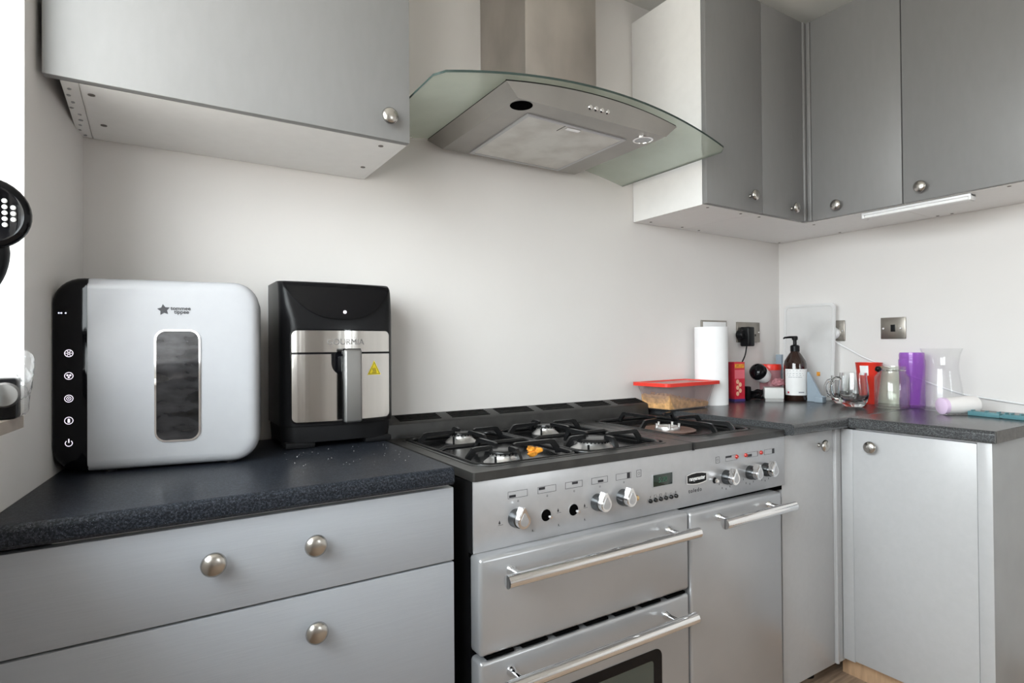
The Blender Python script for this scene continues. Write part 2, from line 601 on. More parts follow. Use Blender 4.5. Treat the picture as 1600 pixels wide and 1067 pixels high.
struct(bw.build('wall_rear', WALL))
struct(B().box(-1.6, XR + 0.12, YR - 0.15, 0.12, ZC, ZC + 0.1).build('ceiling', CEIL))
fl = struct(B().box(-1.6, XR + 0.12, YR - 0.15, 0.12, -0.06, -0.004).build('floor', FLOORM))
x = -1.5
while x < XR:
    B().box(x, min(x + 0.188, XR + 0.02), YR + 0.001, -0.001, -0.004, 0.0, 0.001, 1).build('plank', FLOORM, fl)
    x += 0.19


def win(name, axis, a0, a1, z0, z1, pos, mull):
    """casement frame + pane; axis 'x' = the wall runs along y at x=pos"""
    b = B()

    def bx(p0, p1, q0, q1, d0, d1):
        if axis == 'x':
            b.box(pos + d0, pos + d1, p0, p1, q0, q1, 0.004)
        else:
            b.box(p0, p1, pos + d0, pos + d1, q0, q1, 0.004)
    w = 0.055
    bx(a0, a1, z0, z0 + w, -0.03, 0.03)
    bx(a0, a1, z1 - w, z1, -0.03, 0.03)
    bx(a0, a0 + w, z0 + w, z1 - w, -0.03, 0.03)
    bx(a1 - w, a1, z0 + w, z1 - w, -0.03, 0.03)
    for m_ in mull:
        bx(m_ - w / 2, m_ + w / 2, z0 + w, z1 - w, -0.03, 0.03)
    f = struct(b.build(name, WHITEP))
    g = B()
    if axis == 'x':
        g.box(pos - 0.003, pos + 0.003, a0 + w, a1 - w, z0 + w, z1 - w)
    else:
        g.box(a0 + w, a1 - w, pos - 0.003, pos + 0.003, z0 + w, z1 - w)
    g.build('pane', PANE, f)
    return f


win('window_1', 'x', WY0, WY1, WZ0, WZ1, wx(WY1) - 0.27, [(WY0 + WY1) / 2])
win('fill_window', 'y', RX0, RX1, RZ0, RZ1, YR - 0.08, [(RX0 + RX1) / 2])  # added rear opening, lets in fill light

# ------------------------------------------------------------------ worktops
ZT, TK = 0.9098, 0.035
DL, D2 = 0.616, 0.6345
XLF = -0.049


def nosed(y_front, y_back, z1, tk, r=0.012):
    """worktop profile (y,z) with a rounded front nose"""
    p = [(y_back, z1), (y_back, z1 - tk), (y_front + 0.006, z1 - tk)]
    p += [(y_front, z1 - tk + 0.006), (y_front, z1 - r)]
    for i in range(1, 6):
        t = PI / 2 * i / 5
        p.append((y_front + r - r * math.cos(t), z1 - r + r * math.sin(t)))
    return p


# left worktop follows the askew wall
wt = B()
pf = nosed(-DL, -0.001, ZT, TK)
ringA = [(wx(p[0]) + 0.001, p[0], p[1]) for p in pf]
ringB = [(XLF, p[0], p[1]) for p in pf]
wt.loft([ringA, ringB])
tag(wt.build('worktop', WTOP), 'black speckled worktop under the white steriliser and black air fryer', 'worktop')
wt = B().prism(nosed(-D2, -0.001, ZT, TK), 'x', 1.104, XR - 0.001)
tag(wt.build('worktop', WTOPR), 'dark worktop in the far corner, right of the range cooker', 'worktop')
XF = 1.414
wt = B()
pts = []
for yv, zv in nosed(XF, XR - 0.001, ZT, TK):
    pts.append((yv, zv))
wt.prism(pts, 'y', -1.0318, -D2 - 0.0012)
wr = wt.build('worktop', WTOPR)
tag(wr, 'end piece of dark worktop along the right wall with a cut end', 'worktop')
B().box(XF + 0.012, XR - 0.01, -1.0332, -1.0318, ZT - TK + 0.001, ZT - 0.0015).build('end_strip', WEND, wr, label='raw cut end of the worktop')
B().box(XF + 0.002, XR - 0.001, -D2 - 0.0012, -D2, ZT - TK, ZT - 0.0025).build('joint_strip', VOID, wr)

# ------------------------------------------------------------------ left base drawers
dx0, dx1, fy = -0.774, -0.0435, -0.600
t = thing('drawer_unit', 'grey base unit with wide drawers and round knobs under the left worktop', 'cabinet', (-0.4, -0.3, 0))
b = B()
b.box(-0.70, dx1 - 0.001, -0.578, -0.004, 0.10, 0.873)
b.build('carcass', CARC, t)
B().box(-0.70, dx1 - 0.002, -0.53, -0.51, 0.0, 0.10).build('plinth', DOOR, t)
for z0, z1, ks in ((0.7165, 0.866, (-0.488, -0.326)), (0.402, 0.7125, (-0.325,)), (0.105, 0.398, (-0.326,))):
    d = B().box(dx0, dx1, fy, -0.580, z0, z1, 0.0015).build('drawer_front', DOOR, t)
    for kx in ks:
        kz = {0.7165: 0.805, 0.402: 0.651, 0.105: 0.34}[z0]
        knob(d, kx, fy, kz, 'y')
# a pale cable loop glimpsed in the dark gap beside the cooker
tag(B().tube([(-0.028, -0.50, 0.58), (-0.026, -0.53, 0.61), (-0.028, -0.54, 0.655), (-0.034, -0.53, 0.69), (-0.03, -0.45, 0.72)], 0.0035, 8).build('cable', GREYC), 'thin pale cable hanging in the dark gap between drawers and cooker', 'cable')

# ------------------------------------------------------------------ range cooker
W = 1.10
PY = -0.604          # control panel face
ck = thing('range_cooker', 'silver range cooker with black gas hob, chrome knobs and bar handles', 'cooker', (0.55, -0.3, 0))
b = B()
b.box(0.006, W - 0.006, -0.575, -0.012, 0.06, 0.866)
b.box(0.02, W - 0.02, -0.55, -0.05, 0.0, 0.06)
b.build('body', BLK, ck)
# control panel with a real return and two open knob holes
pan = B()
pan.box(0.0, W, PY, -0.575, 0.7195, 0.871, 0.002)
cp = pan.build('control_panel', SILVER, ck)
B().box(-0.002, 0.0, PY + 0.003, -0.575, 0.7195, 0.871).build('end_cap', BLK, ck)
B().box(0.004, W - 0.004, -0.596, -0.575, 0.705, 0.7195).build('recess_strip', VOID, ck)

# hob top: two enamel sections with rims, recessed pans
ZH = 0.8904


def hob_section(x0, x1, ox0, ox1, oy0, oy1, name):
    o = rrect(x0, x1, -0.6064, -0.012, 0.006, 5)
    i = rrect(ox0, ox1, oy0, oy1, 0.045, 5)
    bb = B()
    frame(bb, o, i, 'z', 0.871, ZH)
    ob = bb.build(name, RIMM, ck, ang=40)
    bb = B()
    frame(bb, rrect(ox0 - 0.004, ox1 + 0.004, oy0 - 0.004, oy1 + 0.004, 0.047, 5), rrect(ox0 + 0.004, ox1 - 0.004, oy0 + 0.004, oy1 - 0.004, 0.041, 5), 'z', 0.868, ZH + 0.0014)
    bb.build('rim_lip', RIMM, ob)
    bb = B()
    bb.prism(i, 'z', 0.866, 0.8755)
    bb.build('pan', ENAMEL, ob)
    return ob


hl = hob_section(0.0, 0.680, 0.035, 0.640, -0.565, -0.088, 'hob_top')
hr = hob_section(0.6835, W, 0.735, 1.055, -0.545, -0.095, 'hob_top')
B().box(0.678, 0.6855, -0.6075, -0.09, 0.869, ZH + 0.0005, 0.001).build('joint_clip', CAST, ck)
# rear vent riser
rs = B().prism([(-0.006, 0.886), (-0.078, 0.886), (-0.074, 0.930), (-0.068, 0.936), (-0.006, 0.951)], 'x', 0.0, 1.05).build('vent_riser', RIMM, ck)
for i in range(6):
    xa = 0.05 + i * 0.172
    bb = B()
    for k in range(5):
        yv = -0.060 + k * 0.0105
        zv = 0.936 + (yv + 0.068) / 0.062 * 0.015
        bb.box(xa, xa + 0.135, yv, yv + 0.0055, zv - 0.001, zv + 0.0018)
    bb.build('vent_slot', VOID, rs)


def burner(cx, cy, R, capr):
    base = B().lathe([(R * 0.98, 0.8755), (R * 1.02, 0.879), (R * 0.92, 0.883), (R * 0.72, 0.890), (R * 0.66, 0.898), (R * 0.70, 0.9015), (R * 0.40, 0.9015)], (cx, cy, 0), 'z', 36).build('burner', ALU, ck, ang=50)
    B().lathe([(capr, 0.9015), (capr * 1.02, 0.904), (capr * 0.98, 0.9075), (capr * 0.85, 0.909), (capr * 0.1, 0.9092)], (cx, cy, 0), 'z', 32).build('burner_cap', CAST, base, ang=50)
    bb = B()
    n = int(R * 420)
    for i in range(n):
        a = 2 * PI * i / n
        c_, s_ = math.cos(a), math.sin(a)
        bb.box(cx + c_ * R * .68 - .0012, cx + c_ * R * .68 + .0012, cy + s_ * R * .68 - .0012, cy + s_ * R * .68 + .0012, 0.8975, 0.9012)
    s = bb.build('flame_ports', VOID, base)
    bb = B().cyl((cx - R * 0.9, cy - R * 0.75, 0.876), (cx - R * 0.9, cy - R * 0.75, 0.900), 0.003, 8)
    bb.build('igniter', CAST, base)


BURN = [(0.200, -0.160, 0.046, 0.035), (0.147, -0.485, 0.047, 0.036), (0.495, -0.172, 0.042, 0.032), (0.442, -0.470, 0.062, 0.050)]
for q in BURN:
    burner(*q)
# wok burner on the right: brown pan, split ring
wk = B().lathe([(0.088, 0.8755), (0.092, 0.880), (0.086, 0.882), (0.05, 0.8785), (0.01, 0.8785)], (0.872, -0.335, 0), 'z', 40).build('burner_pan', DIRT, ck, label='brown stained pan of the right burner')
wb = B().lathe([(0.040, 0.8785), (0.041, 0.884), (0.038, 0.891), (0.031, 0.892), (0.026, 0.885), (0.006, 0.884)], (0.872, -0.335, 0), 'z', 32).build('burner', ALU, ck, ang=50, label='wok burner ring without its cap')
for i in range(5):
    a = 2 * PI * i / 5 + 0.3
    B().cyl((0.872 + 0.038 * math.cos(a), -0.335 + 0.038 * math.sin(a), 0.884), (0.872 + 0.038 * math.cos(a), -0.335 + 0.038 * math.sin(a), 0.901), 0.0042, 10).build('burner_peg', ALU, wb)


def finger(bb, p, d, ln, z0=0.884, z1=0.918):
    """cast support finger: rises steeply from the frame at p, then runs inward along d"""
    px, py = p
    w, hh = 0.0040, 0.006
    nx, ny = -d[1], d[0]
    prof = [(0.0, z0), (0.004, z0 + 0.014), (0.020, z1 - 0.002), (0.03, z1), (ln - 0.006, z1), (ln, z1 - 0.003), (ln, z1 - hh * 1.4), (0.030, z1 - hh * 1.9), (0.014, z0 + 0.004), (0.012, z0 - 0.004), (0.0, z0 - 0.004)]
    vs = []
    for s in (-1, 1):
        vs.append([bb.bm.verts.new((px + d[0] * a + nx * w * s, py + d[1] * a + ny * w * s, z)) for a, z in prof])
    fs = [bb.bm.faces.new(vs[0]), bb.bm.faces.new(vs[1])]
    n = len(prof)
    for i in range(n):
        fs.append(bb.bm.faces.new((vs[0][i], vs[0][(i + 1) % n], vs[1][(i + 1) % n], vs[1][i])))
    bmesh.ops.recalc_face_normals(bb.bm, faces=fs)


def grate(x0, x1, y0, y1, burners, ym):
    bb = B()
    bb.tube([(x, y, 0.888) for x, y in rrect(x0, x1, y0, y1, 0.045, 6)], 0.0062, 10, True)
    g = bb.build('pan_support', CAST, ck, ang=50)
    if ym is not None:
        bb = B().tube([(x0, ym, 0.888), (x0 + 0.02, ym, 0.896), (x1 - 0.02, ym, 0.896), (x1, ym, 0.888)], 0.0062, 10)
        bb.build('cross_bar', CAST, g, ang=50)
    for cx, cy, R, ylo, yhi in burners:
        gap = R * 0.62
        for p, d, ln in (((x0, cy), (1, 0), cx - gap - x0), ((x1, cy), (-1, 0), x1 - cx - gap), ((cx, ylo), (0, 1), cy - gap - ylo), ((cx, yhi), (0, -1), yhi - cy - gap)):
            bb = B()
            finger(bb, p, d, ln)
            bb.build('finger', CAST, g, ang=30)
    return g


grate(0.050, 0.328, -0.555, -0.098, [(0.197, -0.185, 0.05, -0.325, -0.098), (0.155, -0.470, 0.05, -0.555, -0.325)], -0.325)
grate(0.345, 0.625, -0.555, -0.098, [(0.485, -0.185, 0.05, -0.325, -0.098), (0.455, -0.465, 0.06, -0.555, -0.325)], -0.325)
grate(0.748, 1.042, -0.535, -0.105, [(0.872, -0.335, 0.075, -0.535, -0.105)], None)
# extra corner fingers of the big right pan support
g2 = B()
finger(g2, (0.96, -0.535), (-0.35, 0.94), 0.11)
g2.build('finger', CAST, ck, ang=30)
g2 = B()
finger(g2, (1.042, -0.21), (-0.92, -0.35), 0.10)
g2.build('finger', CAST, ck, ang=30)

# control panel printing and knobs
KZ = 0.7795


def icon(x, fill):
    bb = B()
    y = PY - 0.0004
    x1, z0, z1, l = x + 0.051, 0.8232, 0.8385, 0.0006
    for a in ((x, x1, z0, z0 + l), (x, x1, z1 - l, z1), (x, x + l, z0, z1), (x1 - l, x1, z0, z1)):
        bb.box(a[0], a[1], y, y + 0.001, a[2], a[3])
    fx, fz, fw, fh = fill
    bb.box(x + fx, x + fx + fw, y - 0.0001, y + 0.001, z0 + fz, z0 + fz + fh)
    bb.lathe([(0.0022, 0), (0.0014, 0)], (x + 0.026, y, 0.8155), 'y', 12, cap=False)
    bb.build('burner_icon', INK, cp)


icon(0.086, (0.003, 0.002, 0.017, 0.0055))
icon(0.165, (0.003, 0.008, 0.017, 0.0058))
icon(0.243, (0.020, 0.0085, 0.017, 0.0055))
icon(0.322, (0.020, 0.0025, 0.017, 0.0055))
icon(0.400, (0.037, 0.001, 0.010, 0.0135))
for x_, f in ((0.8175, (0.001, 0.0095, 0.025, 0.005)), (0.914, (0.001, 0.002, 0.022, 0.008)), (0.997, (0.040, 0.001, 0.009, 0.0135))):
    bb = B()
    y = PY - 0.0004
    z0, z1, l = 0.8232, 0.8385, 0.0006
    x1 = x_ + 0.051
    for a in ((x_, x1, z0, z0 + l), (x_, x1, z1 - l, z1), (x_, x_ + l, z0, z1), (x1 - l, x1, z0, z1)):
        bb.box(a[0], a[1], y, y + 0.001, a[2], a[3])
    bb.box(x_ + f[0], x_ + f[0] + f[2], y - 0.0001, y + 0.001, z0 + f[1], z0 + f[1] + f[3])
    bb.build('oven_icon', INK, cp)
for x_ in (0.4695, 0.7745):     # small square light icons
    bb = B()
    y = PY - 0.0004
    frame(bb, rrect(x_, x_ + 0.0165, 0.8225, 0.8405, 0.001, 1), rrect(x_ + 0.0008, x_ + 0.0157, 0.8233, 0.8397, 0.0008, 1), 'y', y, y + 0.001)
    bb.lathe([(0.0036, 0), (0.0028, 0)], (x_ + 0.008, y, 0.8315), 'y', 14, cap=False)
    bb.build('light_icon', INK, cp)
for x_ in (0.867, 0.9085, 0.982):
    B().lathe([(0.0062, 0.0), (0.0060, -0.002), (0.0045, -0.0042), (0.0015, -0.0052)], (x_, PY, 0.832), 'y', 16).build('indicator_light', REDLED, cp, label='red indicator light')


def flame(bb, x, z, s):
    y = PY - 0.0004
    bb.prism([(x, z + s), (x - s * .42, z - s * .1), (x - s * .25, z - s * .5), (x + s * .25, z - s * .5), (x + s * .42, z - s * .1)], 'y', y, y + 0.001)
    bb.box(x - s * .6, x + s * 1.6, y, y + .001, z - s * .95, z - s * .82)


bb = B()
for x_, z_, s_ in ((0.064, 0.775, 0.0055), (0.2215, 0.777, 0.0055), (0.3, 0.776, 0.0055), (0.2225, 0.744, 0.003), (0.2995, 0.744, 0.003), (0.150, 0.744, 0.003)):
    flame(bb, x_, z_, s_)
for kx in (0.818, 0.926, 1.0):
    for a in range(5):
        t_ = math.radians(-150 + a * 30)
        p0 = (kx + 0.034 * math.cos(t_), KZ + 0.034 * math.sin(t_))
        bb.box(p0[0] - .0008, p0[0] + .0008, PY - .0004, PY + .0006, p0[1] - .0025, p0[1] + .0025)
sm_ = bb.build('scale_marks', INK, cp)
sm_['kind'] = 'stuff'


def cooker_knob(x, z, tilt=0.0):
    """dark skirt and chrome tear-drop pointer"""
    bz = B().lathe([(0.0205, 0.0), (0.0205, -0.008), (0.0190, -0.014), (0.0185, -0.020)], (x, PY, z), 'y', 32).build('control_knob', SKIRT, cp, ang=40)
    pts = []
    R = 0.0165
    for i in range(19):
        a = math.radians(140 + i * (260 / 18))
        pts.append((R * math.cos(a), R * math.sin(a)))
    pts.append((0.0035, 0.0285))
    pts.append((-0.0035, 0.0285))
    c_, s_ = math.cos(tilt), math.sin(tilt)
    pts = [(x + px * c_ - pz * s_, z + px * s_ + pz * c_) for px, pz in pts]
    bb = B()
    bb.prism(pts, 'y', PY - 0.018, PY - 0.036)
    es = [e_ for e_ in bb.bm.edges if abs(e_.verts[0].co.y - e_.verts[1].co.y) < 1e-6 and e_.verts[0].co.y < PY - 0.03]
    bmesh.ops.bevel(bb.bm, geom=es, offset=0.002, segments=2, affect='EDGES')
    bb.build('pointer', CHROME, bz, ang=40)
    pin = [(x + (px - x) * .62, z + (pz - z) * .62) for px, pz in pts]
    B().prism(pin, 'y', PY - 0.0355, PY - 0.0366).build('pointer_face', SILVER, bz)


for kx in (0.106, 0.339, 0.421, 0.818, 0.926, 1.0):
    cooker_knob(kx, KZ, 0.0)
for hx in (0.1874, 0.2666):
    h = B().lathe([(0.0155, 0.0), (0.0155, -0.0012), (0.0135, -0.0012), (0.0133, 0.0)], (hx, PY, 0.772), 'y', 28, cap=False).build('spindle_hole', SILVERD, cp, label='open hole where a knob is missing')
    B().lathe([(0.0136, -0.0006), (0.0005, -0.0005)], (hx, PY, 0.772), 'y', 28).build('opening', VOID, h)
    bb = B().cyl((hx, PY + 0.004, 0.772), (hx, PY - 0.022, 0.772), 0.0034, 12)
    bb.build('spindle', CHROME, h)
# clock display, buttons, badge, lettering
B().box(0.5265, 0.5985, PY - 0.0012, PY + 0.002, 0.7895, 0.8205, 0.0008).build('clock_display', LCD, cp)
text('display_digits', '5:20', 0.019, LCDT, cp, (0.562, PY - 0.0016, 0.805), 0.0002)
frame_b = B()
frame(frame_b, rrect(0.5245, 0.6005, 0.7875, 0.8225, 0.002, 2), rrect(0.5268, 0.5982, 0.7898, 0.8202, 0.001, 2), 'y', PY - 0.0018, PY + 0.001)
frame_b.build('display_bezel', SILVERD, cp)
for i in range(6):
    x_ = 0.5165 + i * 0.0190
    B().lathe([(0.0056, 0.0), (0.0056, -0.003), (0.0042, -0.0058), (0.001, -0.0062)], (x_, PY, 0.7555), 'y', 16).build('timer_button', CAST, cp)
bb = B()
y = PY - 0.0004
z_ = 0.7655
bb.box(0.5145, 0.5185, y, y + .001, z_ - .0004, z_ + .0004)
bb.box(0.5183, 0.519, y, y + .001, z_ - .003, z_ + .003)
for x_ in (0.5355, 0.5545):
    frame(bb, rrect(x_ - .0045, x_ + .0045, z_ - .0032, z_ + .0032, .0005, 1), rrect(x_ - .0039, x_ + .0039, z_ - .0026, z_ + .0026, .0004, 1), 'y', y, y + .001)
bb.lathe([(0.0030, 0), (0.0022, 0)], (0.5735, y, z_ - .001), 'y', 10, cap=False)
bb.lathe([(0.0018, 0), (0.0012, 0)], (0.5735, y, z_ + .0028), 'y', 10, cap=False)
bb.box(0.5895, 0.5955, y, y + .001, z_ - .0004, z_ + .0004)
bb.box(0.6085, 0.6145, y, y + .001, z_ - .0004, z_ + .0004)
bb.box(0.6111, 0.6119, y, y + .001, z_ - .003, z_ + .003)
bb.build('button_marks', INK, cp)


def hexa(w, h, x, z):
    return [(x - w, z - h * .75), (x - w, z + h * .75), (x - w * .55, z + h * .98), (x, z + h * 1.08), (x + w * .55, z + h * .98), (x + w, z + h * .75), (x + w, z - h * .75), (x + w * .55, z - h * .98), (x, z - h * 1.08), (x - w * .55, z - h * .98)]


bd = B().prism(hexa(0.0405, 0.0155, 0.6900, 0.793), 'y', PY, PY - 0.005).build('badge', CHROME, cp, label='chrome framed maker badge')
B().prism(hexa(0.0375, 0.0132, 0.6900, 0.793), 'y', PY - 0.004, PY - 0.0056).build('badge_face', BLKG, bd)
text('badge_lettering', 'rangemaster', 0.0155, WHITEM, bd, (0.690, PY - 0.0058, 0.7935), 0.0003, 0.0003, 0.82)
text('lettering', 'toledo', 0.0158, INK, cp, (0.688, PY - 0.0004, 0.7595), 0.0003, 0.0, 1.0, 1.28)
B().lathe([(0.0085, 0.0), (0.0085, -0.0012), (0.0, -0.0012)], (0.7690, PY, 0.776), 'y', 20).build('button_collar', BLK, cp)
B().lathe([(0.0042, 0.0), (0.0050, -0.004), (0.0064, -0.006), (0.0066, -0.010), (0.004, -0.013), (0.0, -0.0132)], (0.7690, PY, 0.776), 'y', 18).build('push_button', CHROME, cp)
B().lathe([(0.0060, 0.0), (0.0060, -0.008), (0.0072, -0.009), (0.0060, -0.014), (0.0, -0.015)], (0.459, PY, 0.774), 'y', 16).build('push_button', BRASS, cp, label='brass coloured lamp push button beside third knob')
B().lathe([(0.0076, 0.0), (0.0070, -0.009), (0.0, -0.009)], (0.459, PY, 0.774), 'y', 16).build('button_collar', BLK, cp)

# doors
DF = -0.638


def door_panel(x0, x1, z0, z1, win_=None):
    bb = B()
    bb.box(x0, x1, DF, -0.592, z0, z1, 0.009, 3)
    return bb


gd = door_panel(-0.004, 0.6225, 0.517, 0.7195).build('grill_door', SILVERD, ck, ang=50)
od = door_panel(-0.004, 0.6225, 0.105, 0.507).build('oven_door', SILVERD, ck, ang=50)
rd = door_panel(0.6285, 1.031, 0.105, 0.7145).build('oven_door', SILVERD, ck, ang=50, label='tall right oven door without a window')
bb = B()
bb.prism(rrect(0.095, 0.505, 0.15, 0.385, 0.02, 5), 'y', DF - 0.0008, DF + 0.004)
wd_ = bb.build('door_window', GREENB, od)
bb = B()
frame(bb, rrect(0.083, 0.517, 0.14, 0.397, 0.022, 5), rrect(0.112, 0.488, 0.165, 0.372, 0.010, 5), 'y', DF - 0.0014, DF + 0.002)
bb.build('window_border', BLKG, wd_)
for i in range(7):
    xa = 0.012 + i * 0.088
    B().box(xa, xa + 0.066, DF + 0.001, -0.60, 0.5105, 0.5158).build('vent_slot', VOID, ck)
B().box(0.01, 0.61, -0.606, -0.575, 0.50, 0.525).build('door_gap', VOID, ck)


def bar_handle(parent, xa, xb, z, posts):
    hy = DF - 0.052
    h = B().cyl((xa, hy, z), (xb, hy, z), 0.0135, 24).build('handle', CHROME, parent, ang=40)
    for px in posts:
        bb = B().lathe([(0.0115, 0.0), (0.0110, -0.004), (0.0078, -0.009), (0.0068, -0.020), (0.0072, -0.043)], (px, DF, z), 'y', 20)
        bb.build('handle_post', CHROME, h, ang=50)


bar_handle(gd, 0.030, 0.598, 0.684, (0.072, 0.548))
bar_handle(od, 0.030, 0.586, 0.472, (0.070, 0.534))
bar_handle(rd, 0.700, 1.012, 0.687, (0.742, 0.965))

# food left on the hob
f = B()
for i in range(7):
    f.blob((0.252 + random.uniform(-.012, .012), -0.462 + random.uniform(-.008, .008), 0.886 + random.uniform(-.004, .012)), random.uniform(.006, .011), i, 2, .3, (1.2, 1, .7))
tag(f.build('food_scrap', ORANGE), 'orange scrap of food stuck beside the front left burner', 'food')

# ------------------------------------------------------------------ left wall cupboard
ZU = 1.6533
t = thing('wall_cupboard', 'pale grey wall cupboard with one wide lift door, left of the hood', 'cupboard', (-0.4, -0.18, ZU))
b = B()
b.box(-0.702, -0.036, -0.338, -0.002, ZU + 0.004, 2.40)
b.build('carcass', CARC, t)
B().box(-0.686, -0.048, -0.338, -0.004, ZU, ZU + 0.004).build('bottom_panel', CARC, t)
B().box(-0.715, -0.688, -0.336, -0.004, ZU + 0.001, 2.40).build('filler', CARC, t, label='rough edged filler strip at the wall')
B().box(-0.0472, -0.0365, -0.338, -0.004, ZU + 0.0005, ZU + 0.004).build('side_edge', CARC, t)
for cx, cy in ((-0.6826 + .012, -0.2918), (-0.660, -0.1166), (-0.091, -0.3055), (-0.0763, -0.1192)):
    B().lathe([(0.0062, -0.0012), (0.0062, 0.003)], (cx, cy, ZU), 'z', 16).build('screw_cap', CAPM, t)
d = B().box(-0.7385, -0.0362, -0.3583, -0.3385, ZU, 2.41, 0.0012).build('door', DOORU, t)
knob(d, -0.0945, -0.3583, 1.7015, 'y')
bb = B()
for i in range(9):
    bb.blob((-0.703 + random.uniform(-.008, .004), -0.30 + i * .035, ZU + 0.0005), 0.004, i, 1, .3, (1, 1.3, .4))
bb.build('dried_filler', EDGE, t)

# ------------------------------------------------------------------ right wall cupboards
ZV = 1.6454
ZTOP = 2.442
DU = 0.3583
XD = XR - DU          # front of the right hand run
# single cupboard beside the hood
t = thing('wall_cupboard', 'narrow grey wall cupboard with white side right beside the hood', 'cupboard', (1.2, -0.17, ZV))
B().box(1.0526, 1.336, -0.338, -0.002, ZV, ZTOP - 0.004).build('carcass', CARC, t)
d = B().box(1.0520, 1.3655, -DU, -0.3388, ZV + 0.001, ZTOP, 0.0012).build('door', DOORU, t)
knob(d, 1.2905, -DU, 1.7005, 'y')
for cx, cy in ((1.1051, -0.318), (1.2921, -0.3167), (1.1085, -0.0411), (1.2945, -0.0361)):
    B().lathe([(0.0052, -0.001), (0.0052, 0.002)], (cx, cy, ZV), 'z', 14).build('screw_cap', CAPM, t)
# corner cupboard
t = thing('corner_wall_cupboard', 'L-shaped grey corner wall cupboard with two small doors', 'cupboard', (1.7, -0.2, ZV))
b = B()
b.prism([(1.338, -0.002), (XR - 0.002, -0.002), (XR - 0.002, -0.655), (XD + 0.02, -0.655), (XD + 0.02, -0.338), (1.338, -0.338)], 'z', ZV, ZTOP - 0.004)
b.build('carcass', CARC, t)
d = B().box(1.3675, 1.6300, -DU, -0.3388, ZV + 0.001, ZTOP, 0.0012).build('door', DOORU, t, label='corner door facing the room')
knob(d, 1.5485, -DU, 1.6865, 'y')
p = B()
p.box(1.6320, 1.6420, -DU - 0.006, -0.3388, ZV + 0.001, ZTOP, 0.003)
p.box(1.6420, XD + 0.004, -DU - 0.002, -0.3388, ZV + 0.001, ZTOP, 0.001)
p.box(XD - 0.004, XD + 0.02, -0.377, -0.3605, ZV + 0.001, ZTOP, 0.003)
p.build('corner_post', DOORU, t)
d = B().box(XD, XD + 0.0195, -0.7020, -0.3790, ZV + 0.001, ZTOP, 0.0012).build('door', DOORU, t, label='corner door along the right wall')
knob(d, XD, -0.4825, 1.6865, 'x')
for cx, cy in ((1.4017, -0.3174), (1.4085, -0.0263), (1.985, -0.0232), (1.7244, -0.345), (1.7127, -0.63), (1.985, -0.31)):
    B().lathe([(0.0052, -0.001), (0.0052, 0.002)], (cx, cy, ZV), 'z', 14).build('screw_cap', CAPM, t)
# far right cupboard
t = thing('wall_cupboard', 'wide dark grey wall cupboard at the right edge, over the light strip', 'cupboard', (1.83, -0.98, ZV))
B().box(XD + 0.0205, XR - 0.002, -1.30, -0.657, ZV, ZTOP - 0.004).build('carcass', CARC, t)
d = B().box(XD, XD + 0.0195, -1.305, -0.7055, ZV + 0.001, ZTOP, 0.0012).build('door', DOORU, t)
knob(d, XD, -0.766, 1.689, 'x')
for cx, cy in ((1.7092, -0.7396), (1.985, -0.62 - .06), (1.985, -0.7269), (1.6984, -0.9858)):
    B().lathe([(0.0052, -0.001), (0.0052, 0.002)], (cx, cy, ZV), 'z', 14).build('screw_cap', CAPM, t)
t = thing('under_cupboard_light', 'slim white strip light screwed beneath the right cupboards', 'light', (1.70, -0.72, ZV - 0.02))
lx = 1.695
b = B().box(lx - 0.014, lx + 0.026, -0.892, -0.552, ZV - 0.010, ZV - 0.001, 0.002)
b.build('housing', WHITEP, t)
b = B().box(lx - 0.010, lx + 0.024, -0.884, -0.560, ZV - 0.021, ZV - 0.009, 0.005)
b.build('diffuser', TUBEL, t)
for y_ in (-0.892, -0.560):
    B().box(lx - 0.013, lx + 0.026, y_, y_ + 0.008, ZV - 0.022, ZV - 0.0015, 0.002).build('end_cap', WHITEP, t)

# ------------------------------------------------------------------ cooker hood
hd = thing('cooker_hood', 'stainless steel cooker hood with arched glass canopy above the cooker', 'hood', (0.49, 0, 1.776))
ZE, GH, BOW, HW, XC, YF = 1.778, 0.056, 0.03, 0.508, 0.485, -0.488


def gz(x):
    s = (x - XC) / HW
    return ZE + GH * (1 - s * s)


def outline(n=40, inset=0.0):
    """plan outline of the canopy: straight back, bowed front with rounded corners"""
    hw = HW - inset
    pts = []
    for i in range(n + 1):
        s = -1 + 2 * i / n
        y = YF - BOW * (1 - s * s) + inset
        k = max(0.0, (abs(s) - 0.95) / 0.05)
        y += 0.022 * (1 - math.sqrt(max(0, 1 - k * k)))
        pts.append((XC + hw * s, y))
    return pts


N = 48
fr = outline(N)
b = B()
TH = 0.006
rows_t, rows_b = [], []
for k in range(9):
    v = k / 8
    rows_b.append([(x, y * (1 - v) + (-0.004) * v, gz(x)) for x, y in fr])
    rows_t.append([(x, y * (1 - v) + (-0.004) * v, gz(x) + TH) for x, y in fr])
b.grid(rows_b)
b.grid(rows_t)
gl = b.build('glass_canopy', HOODG, hd, ang=60)
b = B()
ed = [(x, y, gz(x)) for x, y in fr] + [(fr[-1][0], -0.004, gz(fr[-1][0]))]
ed = [(fr[0][0], -0.004, gz(fr[0][0]))] + ed
ring = []
for i in range(len(ed) - 1):
    A, C = Vector(ed[i]), Vector(ed[i + 1])
    up_ = Vector((0, 0, TH))
    vs = [b.bm.verts.new(q) for q in (A, C, C + up_, A + up_)]
    b.bm.faces.new(vs)
bmesh.ops.remove_doubles(b.bm, verts=b.bm.verts, dist=1e-6)
b.build('glass_edge', HOODE, gl, ang=60)
